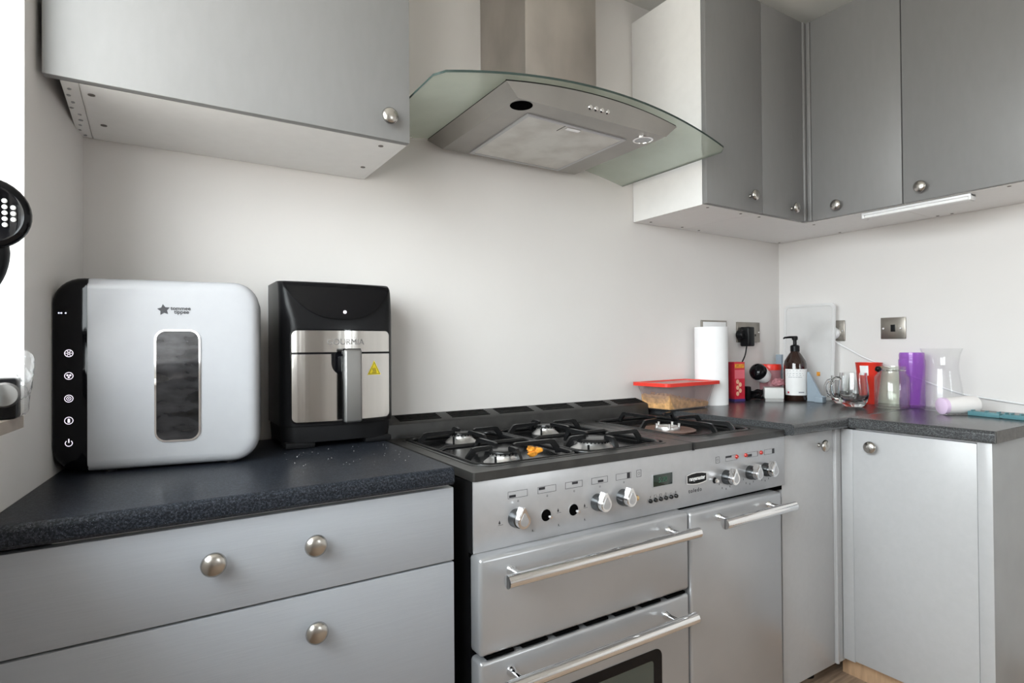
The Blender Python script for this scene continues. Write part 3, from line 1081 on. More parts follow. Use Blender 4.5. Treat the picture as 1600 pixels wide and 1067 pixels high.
# body: flat underside, top follows the glass
BX = 0.465
TB, BB_ = 0.300, 0.262
b = B()
nn = 24
top_f, bot_f, top_b, bot_b = [], [], [], []
for i in range(nn + 1):
    s = -1 + 2 * i / nn
    xt = BX + TB * s
    xb = BX + BB_ * s
    yb_ = -0.452 - 0.020 * (1 - s * s) + 0.0
    top_f.append((xt, -0.484 - 0.012 * (1 - s * s), gz(xt) - 0.0055))
    bot_f.append((xb, -0.475, 1.776))
    top_b.append((xt, -0.008, gz(xt) - 0.0055))
    bot_b.append((xb, -0.040, 1.776))
b.grid([top_f, bot_f])
b.grid([bot_f, bot_b])
b.grid([bot_b, top_b])
for i in (0, nn):
    vs = [b.bm.verts.new(q) for q in (top_f[i], bot_f[i], bot_b[i], top_b[i])]
    b.bm.faces.new(vs)
bmesh.ops.remove_doubles(b.bm, verts=b.bm.verts, dist=1e-5)
bmesh.ops.recalc_face_normals(b.bm, faces=b.bm.faces)
body = b.build('body', STEEL, hd, ang=25)
b = B()
tf2 = [(x, y + 0.004, z + 0.005) for x, y, z in top_f]
tb2 = [(x, y, z + 0.005) for x, y, z in top_b]
b.grid([[(x, y + 0.004, z - 0.0005) for x, y, z in top_f], tf2])
for i in (0, nn):
    dx_ = 0.003 if i == 0 else -0.003
    b.bm.faces.new([b.bm.verts.new((q[0] + dx_, q[1], q[2])) for q in (top_f[i], tf2[i], tb2[i], top_b[i])])
b.build('seal', BLKM, body)
# chimney
ch = B()
ch.box(0.3624, 0.634, -0.2725, -0.002, 1.836, ZC - 0.001, 0.002)
ch.build('chimney', CHIM, hd)
B().tube([(0.355, -0.03, 1.872), (0.352, -0.05, 1.850), (0.348, -0.06, 1.838)], 0.003, 8).build('power_lead', BLK, hd)
# filter
fb_ = B()
frame(fb_, [(0.277, -0.408), (0.639, -0.400), (0.643, -0.052), (0.290, -0.056)], [(0.287, -0.399), (0.629, -0.391), (0.633, -0.062), (0.300, -0.066)], 'z', 1.7725, 1.777)
ff = fb_.build('filter', SILVER, hd)
B().prism([(0.286, -0.400), (0.630, -0.392), (0.634, -0.061), (0.299, -0.065)], 'z', 1.7738, 1.7765).build('filter_mesh', FILT, ff)
B().box(0.425, 0.472, -0.392, -0.377, 1.7705, 1.774, 0.001).build('filter_latch', CHROME, ff)
B().box(0.4135, 0.4155, -0.399, -0.352, 1.7733, 1.7745).build('latch_slit', VOID, ff)
# lamps
lm = B().lathe([(0.030, 0.0015), (0.030, -0.002), (0.0245, -0.003), (0.0235, 0.001)], (0.684, -0.424, 1.776), 'z', 32, cap=False).build('lamp', CHROME, hd)
B().lathe([(0.0238, -0.0015), (0.018, 0.0005), (0.001, 0.001)], (0.684, -0.424, 1.776), 'z', 28).build('lamp_lens', SILVERD, lm)
B().lathe([(0.0295, -0.0006), (0.0275, -0.0006), (0.0005, -0.0004)], (0.236, -0.4405, 1.776), 'z', 32).build('lamp_opening', VOID, hd, label='black empty hole where a lamp is missing')
for i in range(4):
    x_ = 0.430 + i * 0.0205
    B().lathe([(0.0075, 0.012), (0.0075, -0.003), (0.0055, -0.0075), (0.001, -0.008)], (x_, -0.479, 1.7985), 'y', 16).build('push_button', CHROME, body)
tag(hd, hd['label'], 'hood')

# ------------------------------------------------------------------ right base cupboards
FB = 1.428
t = thing('corner_base_unit', 'grey base door with knob between cooker and corner post', 'cabinet', (1.25, -0.3, 0))
B().box(1.106, XR - 0.004, -0.57, -0.004, 0.10, 0.872).build('carcass', CARC, t)
d = B().box(1.1025, 1.3935, -0.592, -0.5725, 0.073, 0.868, 0.0015).build('door', DOORG, t)
knob(d, 1.3095, -0.592, 0.8215, 'y')
p = B()
p.box(1.3955, 1.4065, -0.602, -0.5725, 0.073, 0.868, 0.003)
p.build('corner_post', DOORG, t)
B().box(1.4065, FB + 0.0185, -0.598, -0.5725, 0.075, 0.868).build('corner_infill', DOORG, t)
t2 = thing('base_cupboard', 'white-lit glossy base cupboard along the right wall with one knob', 'cabinet', (1.72, -0.83, 0))
B().box(FB + 0.021, XR - 0.004, -1.004, -0.640, 0.10, 0.872).build('carcass', CARC, t2)
B().box(FB + 0.004, FB + 0.018, -0.638, -0.6005, 0.085, 0.868, 0.001).build('filler', DOORG, t2)
d = B().box(FB, FB + 0.0195, -0.9855, -0.640, 0.092, 0.868, 0.0015).build('door', DOORG, t2)
knob(d, FB, -0.706, 0.8195, 'x')
B().box(FB + 0.001, XR - 0.003, -1.0215, -1.0045, 0.0, 0.8735, 0.001).build('end_panel', ENDP, t2)
B().box(FB - 0.001, FB + 0.001, -1.0215, -0.9865, 0.092, 0.8735, 0.0004).build('panel_edge', DOORG, t2)
B().box(1.50, 1.518, -1.004, -0.56, 0.0, 0.075).build('plinth', TANW, t2)
bb = B()
for lx_, ly_ in ((1.20, -0.52), (1.37, -0.50)):
    bb = B().cyl((lx_, ly_, 0.0), (lx_, ly_, 0.10), 0.018, 14)
    bb.lathe([(0.028, 0.0), (0.028, 0.006), (0.02, 0.012)], (lx_, ly_, 0), 'z', 16)
    bb.build('leg', BLK, t)

# ------------------------------------------------------------------ steriliser
an = math.radians(-9.84)
st = thing('bottle_steriliser', 'large white steriliser with black control strip and rounded window', 'appliance', (-0.678, -0.271, ZT), an)


def stb():
    return B()


SL, SR, SH, SD = -0.0625, 0.309, 0.3892, 0.196
RC = 0.052
Z0 = 0.004


def st_ring(y, ins):
    """rounded outline in local x,z"""
    return [(px, y, pz) for px, pz in rrect(SL + ins, SR - ins, Z0 + ins, SH - ins, RC - ins * .6, 8)]


def st_half(y, ins, lo, hi):
    out = []
    for px, py_, pz in st_ring(y, ins):
        out.append((min(max(px, lo), hi), py_, pz))
    return out


def clip_loft(lo, hi, name, m):
    b = B()
    rings = [st_half(0.010 - 0.010 * math.cos(k * PI / 8) if False else yv, iv, lo, hi) for k, (yv, iv) in enumerate(((0.0, 0.022), (0.0012, 0.0145), (0.0045, 0.0075), (0.010, 0.0030), (0.018, 0.0006), (0.026, 0.0), (0.10, 0.0), (SD - 0.012, 0.0), (SD, 0.010)))]
    b.loft(rings)
    bmesh.ops.remove_doubles(b.bm, verts=b.bm.verts, dist=1e-6)
    bmesh.ops.dissolve_degenerate(b.bm, edges=b.bm.edges, dist=1e-6)
    return b.build(name, m, st, local=True, ang=40)


clip_loft(-0.0008, 1.0, 'white_shell', STERM)
cs = clip_loft(-1.0, -0.0012, 'control_strip', BLKG)
B().box(-0.0016, 0.0002, 0.002, SD - 0.004, 0.012, SH - 0.006).build('seam', BLKM, st, local=True)
b = B()
frame(b, rrect(0.1130, 0.1965, 0.0555, 0.2865, 0.021, 6), rrect(0.1165, 0.1930, 0.0590, 0.2830, 0.018, 6), 'y', -0.0025, 0.004)
wf = b.build('window_surround', CHROME, st, local=True, ang=40)
b = B()
b.prism(rrect(0.1160, 0.1935, 0.0585, 0.2835, 0.018, 6), 'y', -0.0006, 0.004)
b.build('window_pane', WMIR, wf, local=True)


def ring_y(b, r0, r1, x, z, y=-0.0006, n=20, a0=0, a1=2 * PI):
    steps = n
    full = abs(a1 - a0 - 2 * PI) < 1e-6
    ro, ri = [], []
    for i in range(steps + (0 if full else 1)):
        t_ = a0 + (a1 - a0) * i / steps
        ro.append(b.bm.verts.new((x + r1 * math.cos(t_), y, z + r1 * math.sin(t_))))
        ri.append(b.bm.verts.new((x + r0 * math.cos(t_), y, z + r0 * math.sin(t_))))
    m = len(ro)
    for i in range(m if full else m - 1):
        j = (i + 1) % m
        b.bm.faces.new((ro[i], ro[j], ri[j], ri[i]))


ix = -0.0306
for k, zz in enumerate((0.2392, 0.1952, 0.1510, 0.1082, 0.0642)):
    b = B()
    if k < 4:
        ring_y(b, 0.0062, 0.0074, ix, zz)
    if k == 0:
        ring_y(b, 0.0014, 0.0026, ix, zz)
        for i in range(6):
            a = i * PI / 3
            ring_y(b, 0.0, 0.0009, ix + .0043 * math.cos(a), zz + .0043 * math.sin(a), n=6)
    if k == 1:
        for i in range(3):
            a = i * 2 * PI / 3 + .5
            ring_y(b, 0.0, 0.0019, ix + .0026 * math.cos(a), zz + .0026 * math.sin(a), n=10)
    if k == 2:
        ring_y(b, 0.0030, 0.0040, ix, zz)
        ring_y(b, 0.0, 0.0012, ix, zz, n=10)
    if k == 3:
        b.box(ix - .0019, ix + .0019, -0.0008, -0.0004, zz - .004, zz + .002)
        ring_y(b, 0.0, 0.0019, ix, zz + .002, n=12)
    if k == 4:
        ring_y(b, 0.0051, 0.0064, ix, zz, a0=math.radians(130), a1=math.radians(410))
        b.box(ix - .0009, ix + .0009, -0.0008, -0.0004, zz + .001, zz + .0085)
    b.build('touch_icon', LEDW, cs, local=True)
b = B()
for dx_ in (-0.0465, -0.0425, -0.0355):
    ring_y(b, 0.0, 0.0013, dx_, 0.3175, n=8)
b.build('status_light', LEDB, cs, local=True)
b = B()
star = []
for i in range(10):
    a = PI / 2 + i * PI / 5 + 0.12
    r_ = 0.0118 if i % 2 == 0 else 0.0062
    star.append((0.1295 + r_ * math.cos(a), 0.3268 + r_ * math.sin(a)))
b.prism(star, 'y', -0.0007, 0.0005)
b.build('star_logo', INK, st, local=True)
Wst = wm(st)


def st_text(s, size, x_, z_, bold=0.0):
    o = text('logo_lettering', s, size, INK, None, (0, 0, 0), 0.0003, bold)
    o.data.transform(Matrix.Translation((x_, -0.0006, z_)))
    o.parent = st
    return o


st_text('tommee', 0.0108, 0.1602, 0.3300, 0.0002)
st_text('tippee', 0.0108, 0.1618, 0.3226, 0.0002)
b = B()
for fx_ in (0.03, 0.25):
    for fy_ in (0.03, 0.15):
        b = B().lathe([(0.012, 0.0), (0.012, 0.007)], (fx_, fy_, 0), 'z', 14)
        b.build('foot', BLK, st, local=True)

# ------------------------------------------------------------------ air fryer
af = thing('air_fryer', 'black air fryer with stainless steel front and upright drawer handle', 'appliance', (-0.164, -0.125, ZT))
AX0, AX1, AYB, AYF = -0.3080, -0.0215, -0.012, -0.222


def sec(z, yf, x0=AX0, x1=AX1, bow=0.010, rb=0.03, rf=0.045):
    pts = []
    n = 6
    # back corners
    for cx, a in ((x1 - rb, 0), (x0 + rb, PI / 2)):
        for i in range(n + 1):
            t_ = a + PI / 2 * i / n
            pts.append((cx + rb * math.cos(t_), AYB - rb + rb * math.sin(t_), z))
    # front left, bow, front right
    r_ = min(rf, (AYB - yf) * 0.45)
    for i in range(n + 1):
        t_ = PI + PI / 2 * i / n
        pts.append((x0 + r_ + r_ * math.cos(t_), yf + r_ + r_ * math.sin(t_), z))
    for i in range(1, 8):
        s = i / 8
        pts.append((x0 + r_ + (x1 - x0 - 2 * r_) * s, yf - bow * 4 * s * (1 - s), z))
    for i in range(n + 1):
        t_ = 1.5 * PI + PI / 2 * i / n
        pts.append((x1 - r_ + r_ * math.cos(t_), yf + r_ + r_ * math.sin(t_), z))
    return pts


def yprof(z):
    """front profile of the shell above the steel panel"""
    z0, z1 = 1.208, 1.3225
    if z <= z0:
        return AYF
    u = min(1, (z - z0) / (z1 - z0))
    return AYF + 0.034 * (u ** 1.4) + 0.012 * (max(0, (u - 0.88) / 0.12) ** 2)


rings = []
for z in (0.9665, 0.972, 1.05, 1.14, 1.19, 1.208, 1.228, 1.25, 1.27, 1.288, 1.302, 1.311, 1.317, 1.321, 1.3225):
    rf = 0.045 - 0.022 * max(0, min(1, (z - 1.206) / 0.10))
    rings.append(sec(z, yprof(z), rf=rf, bow=0.010))
b = B()
b.loft(rings)
shell = b.build('shell', BLK, af, ang=45)
b = B()
b.loft([sec(0.925, AYF + 0.010, AX0 + 0.007, AX1 - 0.007), sec(0.958, AYF + 0.006, AX0 + 0.004, AX1 - 0.004), sec(0.9665, AYF + 0.008, AX0 + 0.005, AX1 - 0.005)])
base = b.build('base', BLKM, af, ang=45)
for fx_ in (AX0 + 0.045, AX1 - 0.045):
    for fy_ in (AYF + 0.045, AYB - 0.04):
        B().box(fx_ - 0.036, fx_ + 0.036, fy_ - 0.034, fy_ + 0.03, ZT + 0.0002, 0.927, 0.006).build('foot', BLKM, af)
# gloss touch panel with a curved lower border, wrapped over the sloping front
b = B()
rows = []
NU, NV = 28, 12
for iu in range(NU + 1):
    s = -1 + 2 * iu / NU
    zl = 1.2265 + (abs(s) ** 2.7) * 0.082
    row = []
    for iv in range(NV + 1):
        z = 1.3175 + (zl - 1.3175) * iv / NV
        yf = yprof(z)
        bw = 0.010
        x0 = AX0 + 0.009
        x1 = AX1 - 0.009
        xx = x0 + (x1 - x0) * (s + 1) / 2
        rr = 0.045 - 0.022 * max(0, min(1, (z - 1.206) / 0.10))
        ss = (xx - AX0 - rr) / (AX1 - AX0 - 2 * rr)
        ss = min(1, max(0, ss))
        yy = yf - bw * 4 * ss * (1 - ss) - 0.0035
        e_ = max(0, max(AX0 + rr - xx, xx - (AX1 - rr)))
        yy += rr - math.sqrt(max(0, rr * rr - e_ * e_))
        row.append((xx, yy, z + 0.001))
    rows.append(row)
b.grid(rows)
bmesh.ops.recalc_face_normals(b.bm, faces=b.bm.faces)
bmesh.ops.solidify(b.bm, geom=b.bm.faces, thickness=0.003)
tp = b.build('touch_panel', BLKG, af, ang=60)
# power symbol
yi = yprof(1.2455) - 0.010 - 0.0065
B().lathe([(0.0042, 0.0), (0.0042, -0.0005), (0.0, -0.0006)], (-0.160, yi, 1.2455), 'y', 18).build('power_light', LEDW, tp)
b = B()
ring_y(b, 0.0015, 0.0022, -0.160, 1.2450, yi - 0.0008, a0=math.radians(125), a1=math.radians(415))
b.box(-0.1604, -0.1596, yi - 0.0009, yi - 0.0007, 1.2452, 1.2485)
b.build('power_symbol', INK, tp)


def steel_panel(x0, x1, z0, z1, name, r=0.012, ccut=(0, 0, 0, 0)):
    """curved stainless skin in front of the shell"""
    b = B()
    n = 20
    rows = []
    H_ = z1 - z0
    vv = sorted({0.0, 1.0, 0.5} | {r * q / H_ for q in (0.03, 0.12, 0.28, 0.5, 0.75, 1.0)} | {1 - r * q / H_ for q in (0.03, 0.12, 0.28, 0.5, 0.75, 1.0)})
    for v in vv:
        z = z0 + (z1 - z0) * v
        e0 = 0.0
        dzt, dzb = z1 - z, z - z0
        cut = 0.0
        if ccut[0] and dzt < r:
            cut = r - math.sqrt(max(0, r * r - (r - dzt) ** 2))
        if ccut[1] and dzb < r:
            cut = max(cut, r - math.sqrt(max(0, r * r - (r - dzb) ** 2)))
        row = []
        for i in range(n + 1):
            s = i / n
            xx = x0 + cut + (x1 - x0 - 2 * cut) * s
            ss = (xx - AX0) / (AX1 - AX0)
            yy = AYF - 0.010 - 0.0075 + 0.027 * (2 * ss - 1) ** 2
            row.append((xx, yy, z))
        rows.append(row)
    b.grid(rows)
    bmesh.ops.recalc_face_normals(b.bm, faces=b.bm.faces)
    bmesh.ops.solidify(b.bm, geom=b.bm.faces, thickness=0.006)
    return b


up_p = steel_panel(-0.2855, -0.0415, 1.1455, 1.1985, 'x', 0.012, (1, 0)).build('upper_panel', STEELF, af, ang=50)
dr_p = steel_panel(-0.2855, -0.0415, 0.9765, 1.1405, 'x', 0.012, (0, 1)).build('drawer_front', STEELF, af, ang=50)
b = steel_panel(-0.2885, -0.0385, 0.9725, 1.2020, 'x', 0.014, (1, 1))
b.xf(Matrix.Translation((0, 0.0022, 0)))
b.build('panel_surround', BLKG, af, ang=50)
yp = AYF - 0.018
el_ = text('embossed_lettering', 'GOURMIA', 0.0205, STEELH, up_p, (-0.1600, yp + 0.0002, 1.1700), 0.0008, 0.0)
for v_ in el_.data.vertices:
    v_.co.y += 0.027 * (2 * (v_.co.x - 0.164 - AX0) / (AX1 - AX0) - 1) ** 2
# dark recess behind the handle, handle
b = B()
rec = []
for i in range(13):
    a = PI + PI * i / 12 * 0.5
    rec.append((-0.172 + 0.024 * math.cos(a), 1.120 + 0.030 * math.sin(a)))
rec = [(-0.1965, 1.1405)] + rec + [(-0.145, 1.088), (-0.145, 1.1405)]
b.prism(rec, 'y', yp - 0.0006, yp + 0.003)
b.build('grip_recess', BLKG, dr_p)
hx0, hx1 = -0.1775, -0.1345
b = B()
b.box(hx0, hx1, yp - 0.050, yp - 0.034, 0.9745, 1.1525, 0.006, 3)
b.box(hx0 + 0.004, hx1 - 0.004, yp - 0.038, yp, 1.096, 1.136, 0.004)
h = b.build('handle', STEELH, dr_p)
B().box(hx0 - 0.0015, hx1 + 0.0015, yp - 0.036, yp - 0.030, 0.9735, 1.1540, 0.002).build('handle_edge', BLKG, h)
# heat warning sticker
b = B()
ts = 0.0185
cx_, cz_ = -0.0855, 1.1035
b.prism([(cx_ - ts, cz_ - 0.017), (cx_ + ts, cz_ - 0.017), (cx_, cz_ + 0.019)], 'y', yp + 0.0080, yp + 0.0096)
SHR = Matrix.Translation((cx_, 0, 0)) @ Matrix(((1, 0, 0, 0), (0.208, 1, 0, 0), (0, 0, 1, 0), (0, 0, 0, 1))) @ Matrix.Translation((-cx_, 0, 0))
b.xf(SHR)
sk = b.build('warning_sticker', YEL, dr_p, label='yellow triangular hot surface sticker')
b = B()


def tri(s, y0):
    return [(cx_ - ts * s, cz_ - 0.005 - 0.012 * s), (cx_ + ts * s, cz_ - 0.005 - 0.012 * s), (cx_, cz_ - 0.005 + 0.024 * s)]


frame(b, tri(0.86, 0), tri(0.78, 0), 'y', yp + 0.0077, yp + 0.0090)
b.box(cx_ - 0.0060, cx_ + 0.0060, yp + 0.0077, yp + 0.0090, cz_ - 0.0125, cz_ - 0.0112)
for k in (-1, 0, 1):
    pts_ = []
    for i in range(9):
        v = i / 8
        pts_.append((cx_ + k * 0.0036 + 0.0011 * math.sin(v * 2 * PI), yp + 0.0078, cz_ - 0.0098 + v * 0.0098))
    b.tube(pts_, 0.0006, 6)
b.xf(SHR)
b.build('warning_symbol', INK, sk)
for bx_ in (-0.235, -0.185):
    B().box(bx_, bx_ + 0.03, -0.05, -0.03, 1.320, 1.3255, 0.002).build('lid_tab', BLK, af)

# ------------------------------------------------------------------ things on the corner worktop
# glass dish with red lid and crumble
ds = thing('glass_dish', 'rectangular glass dish of crumble topping with red plastic lid', 'dish', (1.180, -0.101, ZT), math.radians(4))


def dring(hx, hy, z, r):
    return [(px, py_, z) for px, py_ in rrect(-hx, hx, -hy, hy, r, 5)]


b = B()
b.loft([dring(0.112, 0.058, 0.0015, 0.02), dring(0.118, 0.064, 0.004, 0.022), dring(0.152, 0.080, 0.096, 0.026)], cap=False)
b.loft([dring(0.148, 0.076, 0.096, 0.024), dring(0.113, 0.059, 0.008, 0.02)], cap=False)
b.prism([(p_[0], p_[1]) for p_ in dring(0.112, 0.058, 0, 0.02)], 'z', 0.0015, 0.006)
b.build('bowl', DISHG, ds, local=True)
b = B()
frame(b, rrect(-0.166, 0.166, -0.0905, 0.0885, 0.022, 5), rrect(-0.144, 0.144, -0.068, 0.066, 0.018, 5), 'z', 0.093, 0.106)
ld_ = b.build('lid', REDP, ds, local=True, ang=40)
B().prism(rrect(-0.1445, 0.1445, -0.0685, 0.0665, 0.018, 5), 'z', 0.100, 0.103).build('lid_centre', film('lid_film', (0.9, 0.55, 0.50), 0.6, 0.2, (1, .85, .82), 0.06), ld_, local=True)
b = B()
rr_ = random.Random(7)
rows = []
for i in range(22):
    row = []
    for j in range(16):
        u, v = -1 + 2 * i / 21, -1 + 2 * j / 15
        h = 0.038 + 0.016 * (-u) + 0.010 * max(0, -u - 0.3) + rr_.uniform(-.004, .005)
        f_ = 1 - 0.03 * (abs(u) > .99)
        row.append((u * (0.1145 + 0.30 * (h - 0.01)), v * (0.0595 + 0.17 * (h - 0.01)), max(0.012, h)))
    rows.append(row)
b.grid(rows)
bot = [(u * 0.097, v * 0.057, 0.0075) for u, v in ((-1, -1), (1, -1), (1, 1), (-1, 1))]
for (i0, i1, fixed, ax_) in (('e', 0, 0, 0),):
    pass
# skirt down to the base of the dish
edge = [rows[i][0] for i in range(22)] + [rows[21][j] for j in range(1, 16)] + [rows[i][15] for i in range(20, -1, -1)] + [rows[0][j] for j in range(14, 0, -1)]
low = [(p_[0] * 0.97, p_[1] * 0.96, 0.0075) for p_ in edge]
b.loft([edge, low], cap=False)
for i in range(150):
    u, v = rr_.uniform(-1, 1), rr_.uniform(-1, 1)
    b.blob((u * 0.113, v * 0.058, 0.038 + 0.016 * (-u) + 0.010 * max(0, -u - 0.3) + rr_.uniform(-.003, .006)), rr_.uniform(.0025, .006), i, 1, .3)
cr_ = b.build('crumble', CRUMB, ds, local=True, ang=20)
cr_['kind'] = 'stuff'

# kitchen roll
kr = thing('kitchen_roll', 'tall white kitchen paper roll standing behind the glass dish', 'kitchen roll', (1.415, -0.078, ZT))
b = B()
R_ = 0.0665
b.lathe([(R_, ZT + 0.0005), (R_, ZT + 0.322), (0.022, ZT + 0.322), (0.022, ZT + 0.0005)], (1.415, -0.078, 0), 'z', 40, cap=False)
b.build('paper', PAPER, kr)
b = B()
b.lathe([(0.022, ZT + 0.001), (0.022, ZT + 0.3225), (0.0200, ZT + 0.3225), (0.0200, ZT + 0.001)], (1.415, -0.078, 0), 'z', 24, cap=False)
b.build('core', mat('cardboard', (0.45, 0.33, 0.22), 0.8), kr)
b = B()
rows = []
for k in range(6):
    a = math.radians(-18 - k * 3)
    rr__ = R_ + 0.001 + 0.0005 * k
    rows.append([(1.415 + rr__ * math.cos(a) + 0.003 * (5 - k), -0.078 + rr__ * math.sin(a), z) for z in (ZT + 0.001, ZT + 0.321)])
b.grid(rows)
bmesh.ops.solidify(b.bm, geom=b.bm.faces, thickness=0.0008)
b.build('loose_sheet', PAPER, kr)


def socket(name, label, x0, x1, z0, z1, two=True, grp=None):
    t_ = thing(name, label, 'socket', ((x0 + x1) / 2, 0, z0), 0, grp)
    B().box(x0, x1, -0.008, -0.0005, z0, z1, 0.002).build('plate', SOCK, t_)
    return t_


# wall plates on the back wall
sk1 = socket('wall_socket', 'steel double socket on the back wall, with a black adapter plugged in', 1.683, 1.848, 1.168, 1.261)
b = B()
for hx_ in (1.722, 1.800):
    b = B()
    b.box(hx_ - 0.003, hx_ + 0.003, -0.0088, -0.0075, 1.216, 1.230)
    b.box(hx_ - 0.018, hx_ - 0.010, -0.0088, -0.0075, 1.196, 1.206)
    b.box(hx_ + 0.010, hx_ + 0.018, -0.0088, -0.0075, 1.196, 1.206)
    b.build('pin_holes', BLKM, sk1)
B().lathe([(0.0035, -0.008), (0.0033, -0.0095), (0.0, -0.0098)], (1.838, 0, 1.2145), 'y', 12).build('screw', CHROME, sk1)
B().lathe([(0.0035, -0.008), (0.0033, -0.0095), (0.0, -0.0098)], (1.693, 0, 1.2145), 'y', 12).build('screw', CHROME, sk1)
sk3 = socket('wall_socket', 'steel framed socket on the back wall hidden behind the kitchen roll', 1.443, 1.61, 1.172, 1.265)
B().box(1.450, 1.603, -0.0095, -0.0078, 1.178, 1.258, 0.001).build('insert', WHITEP, sk3)
# adapter with lead
pl = thing('power_adapter', 'black plug-in power adapter in the back wall socket', 'adapter', (1.705, -0.03, 1.15))
B().box(1.698, 1.742, -0.056, -0.0095, 1.150, 1.238, 0.006, 3).build('housing', BLK, pl)
B().lathe([(0.022, -0.010), (0.022, -0.030), (0.018, -0.036), (0.0, -0.037)], (1.690, 0, 1.202), 'y', 20).build('plug_head', BLK, pl)
b = B()


def bez(pts, n=8):
    """Catmull-Rom through pts"""
    P_ = [Vector(p_) for p_ in pts]
    P_ = [P_[0] * 2 - P_[1]] + P_ + [P_[-1] * 2 - P_[-2]]
    out = []
    for i in range(1, len(P_) - 2):
        for k in range(n):
            t_ = k / n
            a, b_, c, d_ = P_[i - 1], P_[i], P_[i + 1], P_[i + 2]
            out.append(0.5 * ((2 * b_) + (c - a) * t_ + (2 * a - 5 * b_ + 4 * c - d_) * t_ * t_ + (3 * b_ - a - 3 * c + d_) * t_ ** 3))
    out.append(P_[-2])
    return out


b.tube(bez([(1.712, -0.035, 1.152), (1.702, -0.033, 1.110), (1.680, -0.030, 1.070), (1.672, -0.030, 1.03), (1.690, -0.032, 0.985), (1.700, -0.030, 0.955), (1.712, -0.020, 0.925), (1.725, -0.015, 0.9145)]), 0.0028, 8)
b.build('lead', BLK, pl)

# red packet
rb = thing('red_box', 'upright red and pink printed carton beside the kitchen roll', 'box', (1.605, -0.055, ZT), math.radians(-12))
B().box(-0.028, 0.028, -0.024, 0.024, 0.001, 0.172, 0.001).build('carton', REDBOX, rb, local=True)
b = B().box(-0.026, 0.024, -0.0247, -0.0235, 0.146, 0.164)
b.build('yellow_band', ORANGE, rb, local=True)
b = B()
for i in range(5):
    b.prism([(-0.012 + 0.008 * math.cos(a_) + (i % 2) * .014, 0.035 + i * .013 + 0.010 * math.sin(a_)) for a_ in [k * PI / 5 for k in range(10)]], 'y', -0.0246 - i * 0.0001, -0.0235)
b.build('printed_picture', PEACH, rb, local=True)
B().box(-0.026, 0.026, -0.0247, -0.0235, 0.100, 0.138).build('printed_panel', mat('pink_print', (0.80, 0.16, 0.20), 0.5), rb, local=True)
B().box(-0.0282, 0.0282, -0.0245, 0.0242, 0.0008, 0.012).build('base_band', mat('navy_print', (0.05, 0.03, 0.16), 0.5), rb, local=True)
# slim tube behind roll
t = thing('slim_tube', 'slim white and blue tube half hidden behind the kitchen roll', 'tube', (1.548, -0.030, ZT))
B().lathe([(0.014, 0.0005), (0.016, 0.02), (0.014, 0.15), (0.011, 0.155)], (0, 0, 0), 'z', 16).build('body', WHITEP, t, local=True)
B().lathe([(0.0125, 0.155), (0.0125, 0.215), (0.010, 0.217)], (0, 0, 0), 'z', 16).build('cap', mat('blue_print', (0.06, 0.10, 0.32), 0.4), t, local=True)

# black tangle, camera-like ball, small white carton, red-lidded tub with pink film
t = thing('black_cables', 'tangle of black cables lying in the corner behind the cartons', 'cables', (1.75, -0.06, ZT))
rr_ = random.Random(3)
for k in range(4):
    pts_ = [(1.735 + rr_.uniform(-.03, .05), -0.060 + rr_.uniform(-.035, .03), ZT + 0.006 + rr_.uniform(0, .035)) for i in range(8)]
    B().tube(bez(pts_, 6), 0.004, 8).build('cable', BLK, t)
tag(B().box(1.672, 1.702, -0.065, -0.035, ZT + 0.0005, ZT + 0.062, 0.006).build('power_brick', BLK), 'small black power brick standing behind the red carton', 'adapter')
t = thing('gadget', 'round black-faced white gadget lying on the small white carton', 'gadget', (1.745, -0.11, 1.0))
ax = Vector((-0.90, -0.06, 0.42)).normalized()
rot = Vector((0, 0, 1)).rotation_difference(ax).to_matrix().to_4x4()
pos = Matrix.Translation((1.703, -0.102, 1.034))
b = B().lathe([(0.020, -0.065), (0.032, -0.045), (0.0365, -0.01), (0.0365, 0.004)], (0, 0, 0), 'z', 28)
b.xf(pos @ rot)
b.build('shell', WHITEP, t)
b = B().lathe([(0.0372, 0.002), (0.0372, 0.012), (0.032, 0.026), (0.020, 0.035), (0.001, 0.039)], (0, 0, 0), 'z', 28)
b.xf(pos @ rot)
b.build('lens_dome', BLKG, t)
t = thing('small_carton', 'small white carton on a dark base in front of the gadget', 'box', (1.745, -0.142, ZT), math.radians(-52))
B().box(-0.036, 0.036, -0.045, 0.045, 0.0005, 0.014).build('base', STEELH, t, local=True)
B().box(-0.038, 0.038, -0.047, 0.047, 0.014, 0.060, 0.002).build('carton', GREYC, t, local=True)
B().box(-0.030, 0.030, 0.012, 0.018, 0.0602, 0.0606).build('printed_strip', INK, t, local=True)
t = thing('lidded_tub', 'clear tub with a red lid behind the pump bottle', 'tub', (1.826, -0.072, ZT))
B().lathe([(0.040, 0.0005), (0.043, 0.02), (0.046, 0.134)], (0, 0, 0), 'z', 28).build('tub', PINKF, t, local=True)
B().lathe([(0.048, 0.132), (0.049, 0.148), (0.046, 0.158), (0.001, 0.159)], (0, 0, 0), 'z', 28).build('lid', REDP, t, local=True)
rr_ = random.Random(11)
b = B()
b.blob((1.792, -0.135, 0.989), 0.028, 5, 3, 0.20, (1.0, .8, .62))
tag(b.build('plastic_bag', PINKF, ang=12), 'crumpled pale pink plastic film beside the red lidded tub', 'bag')

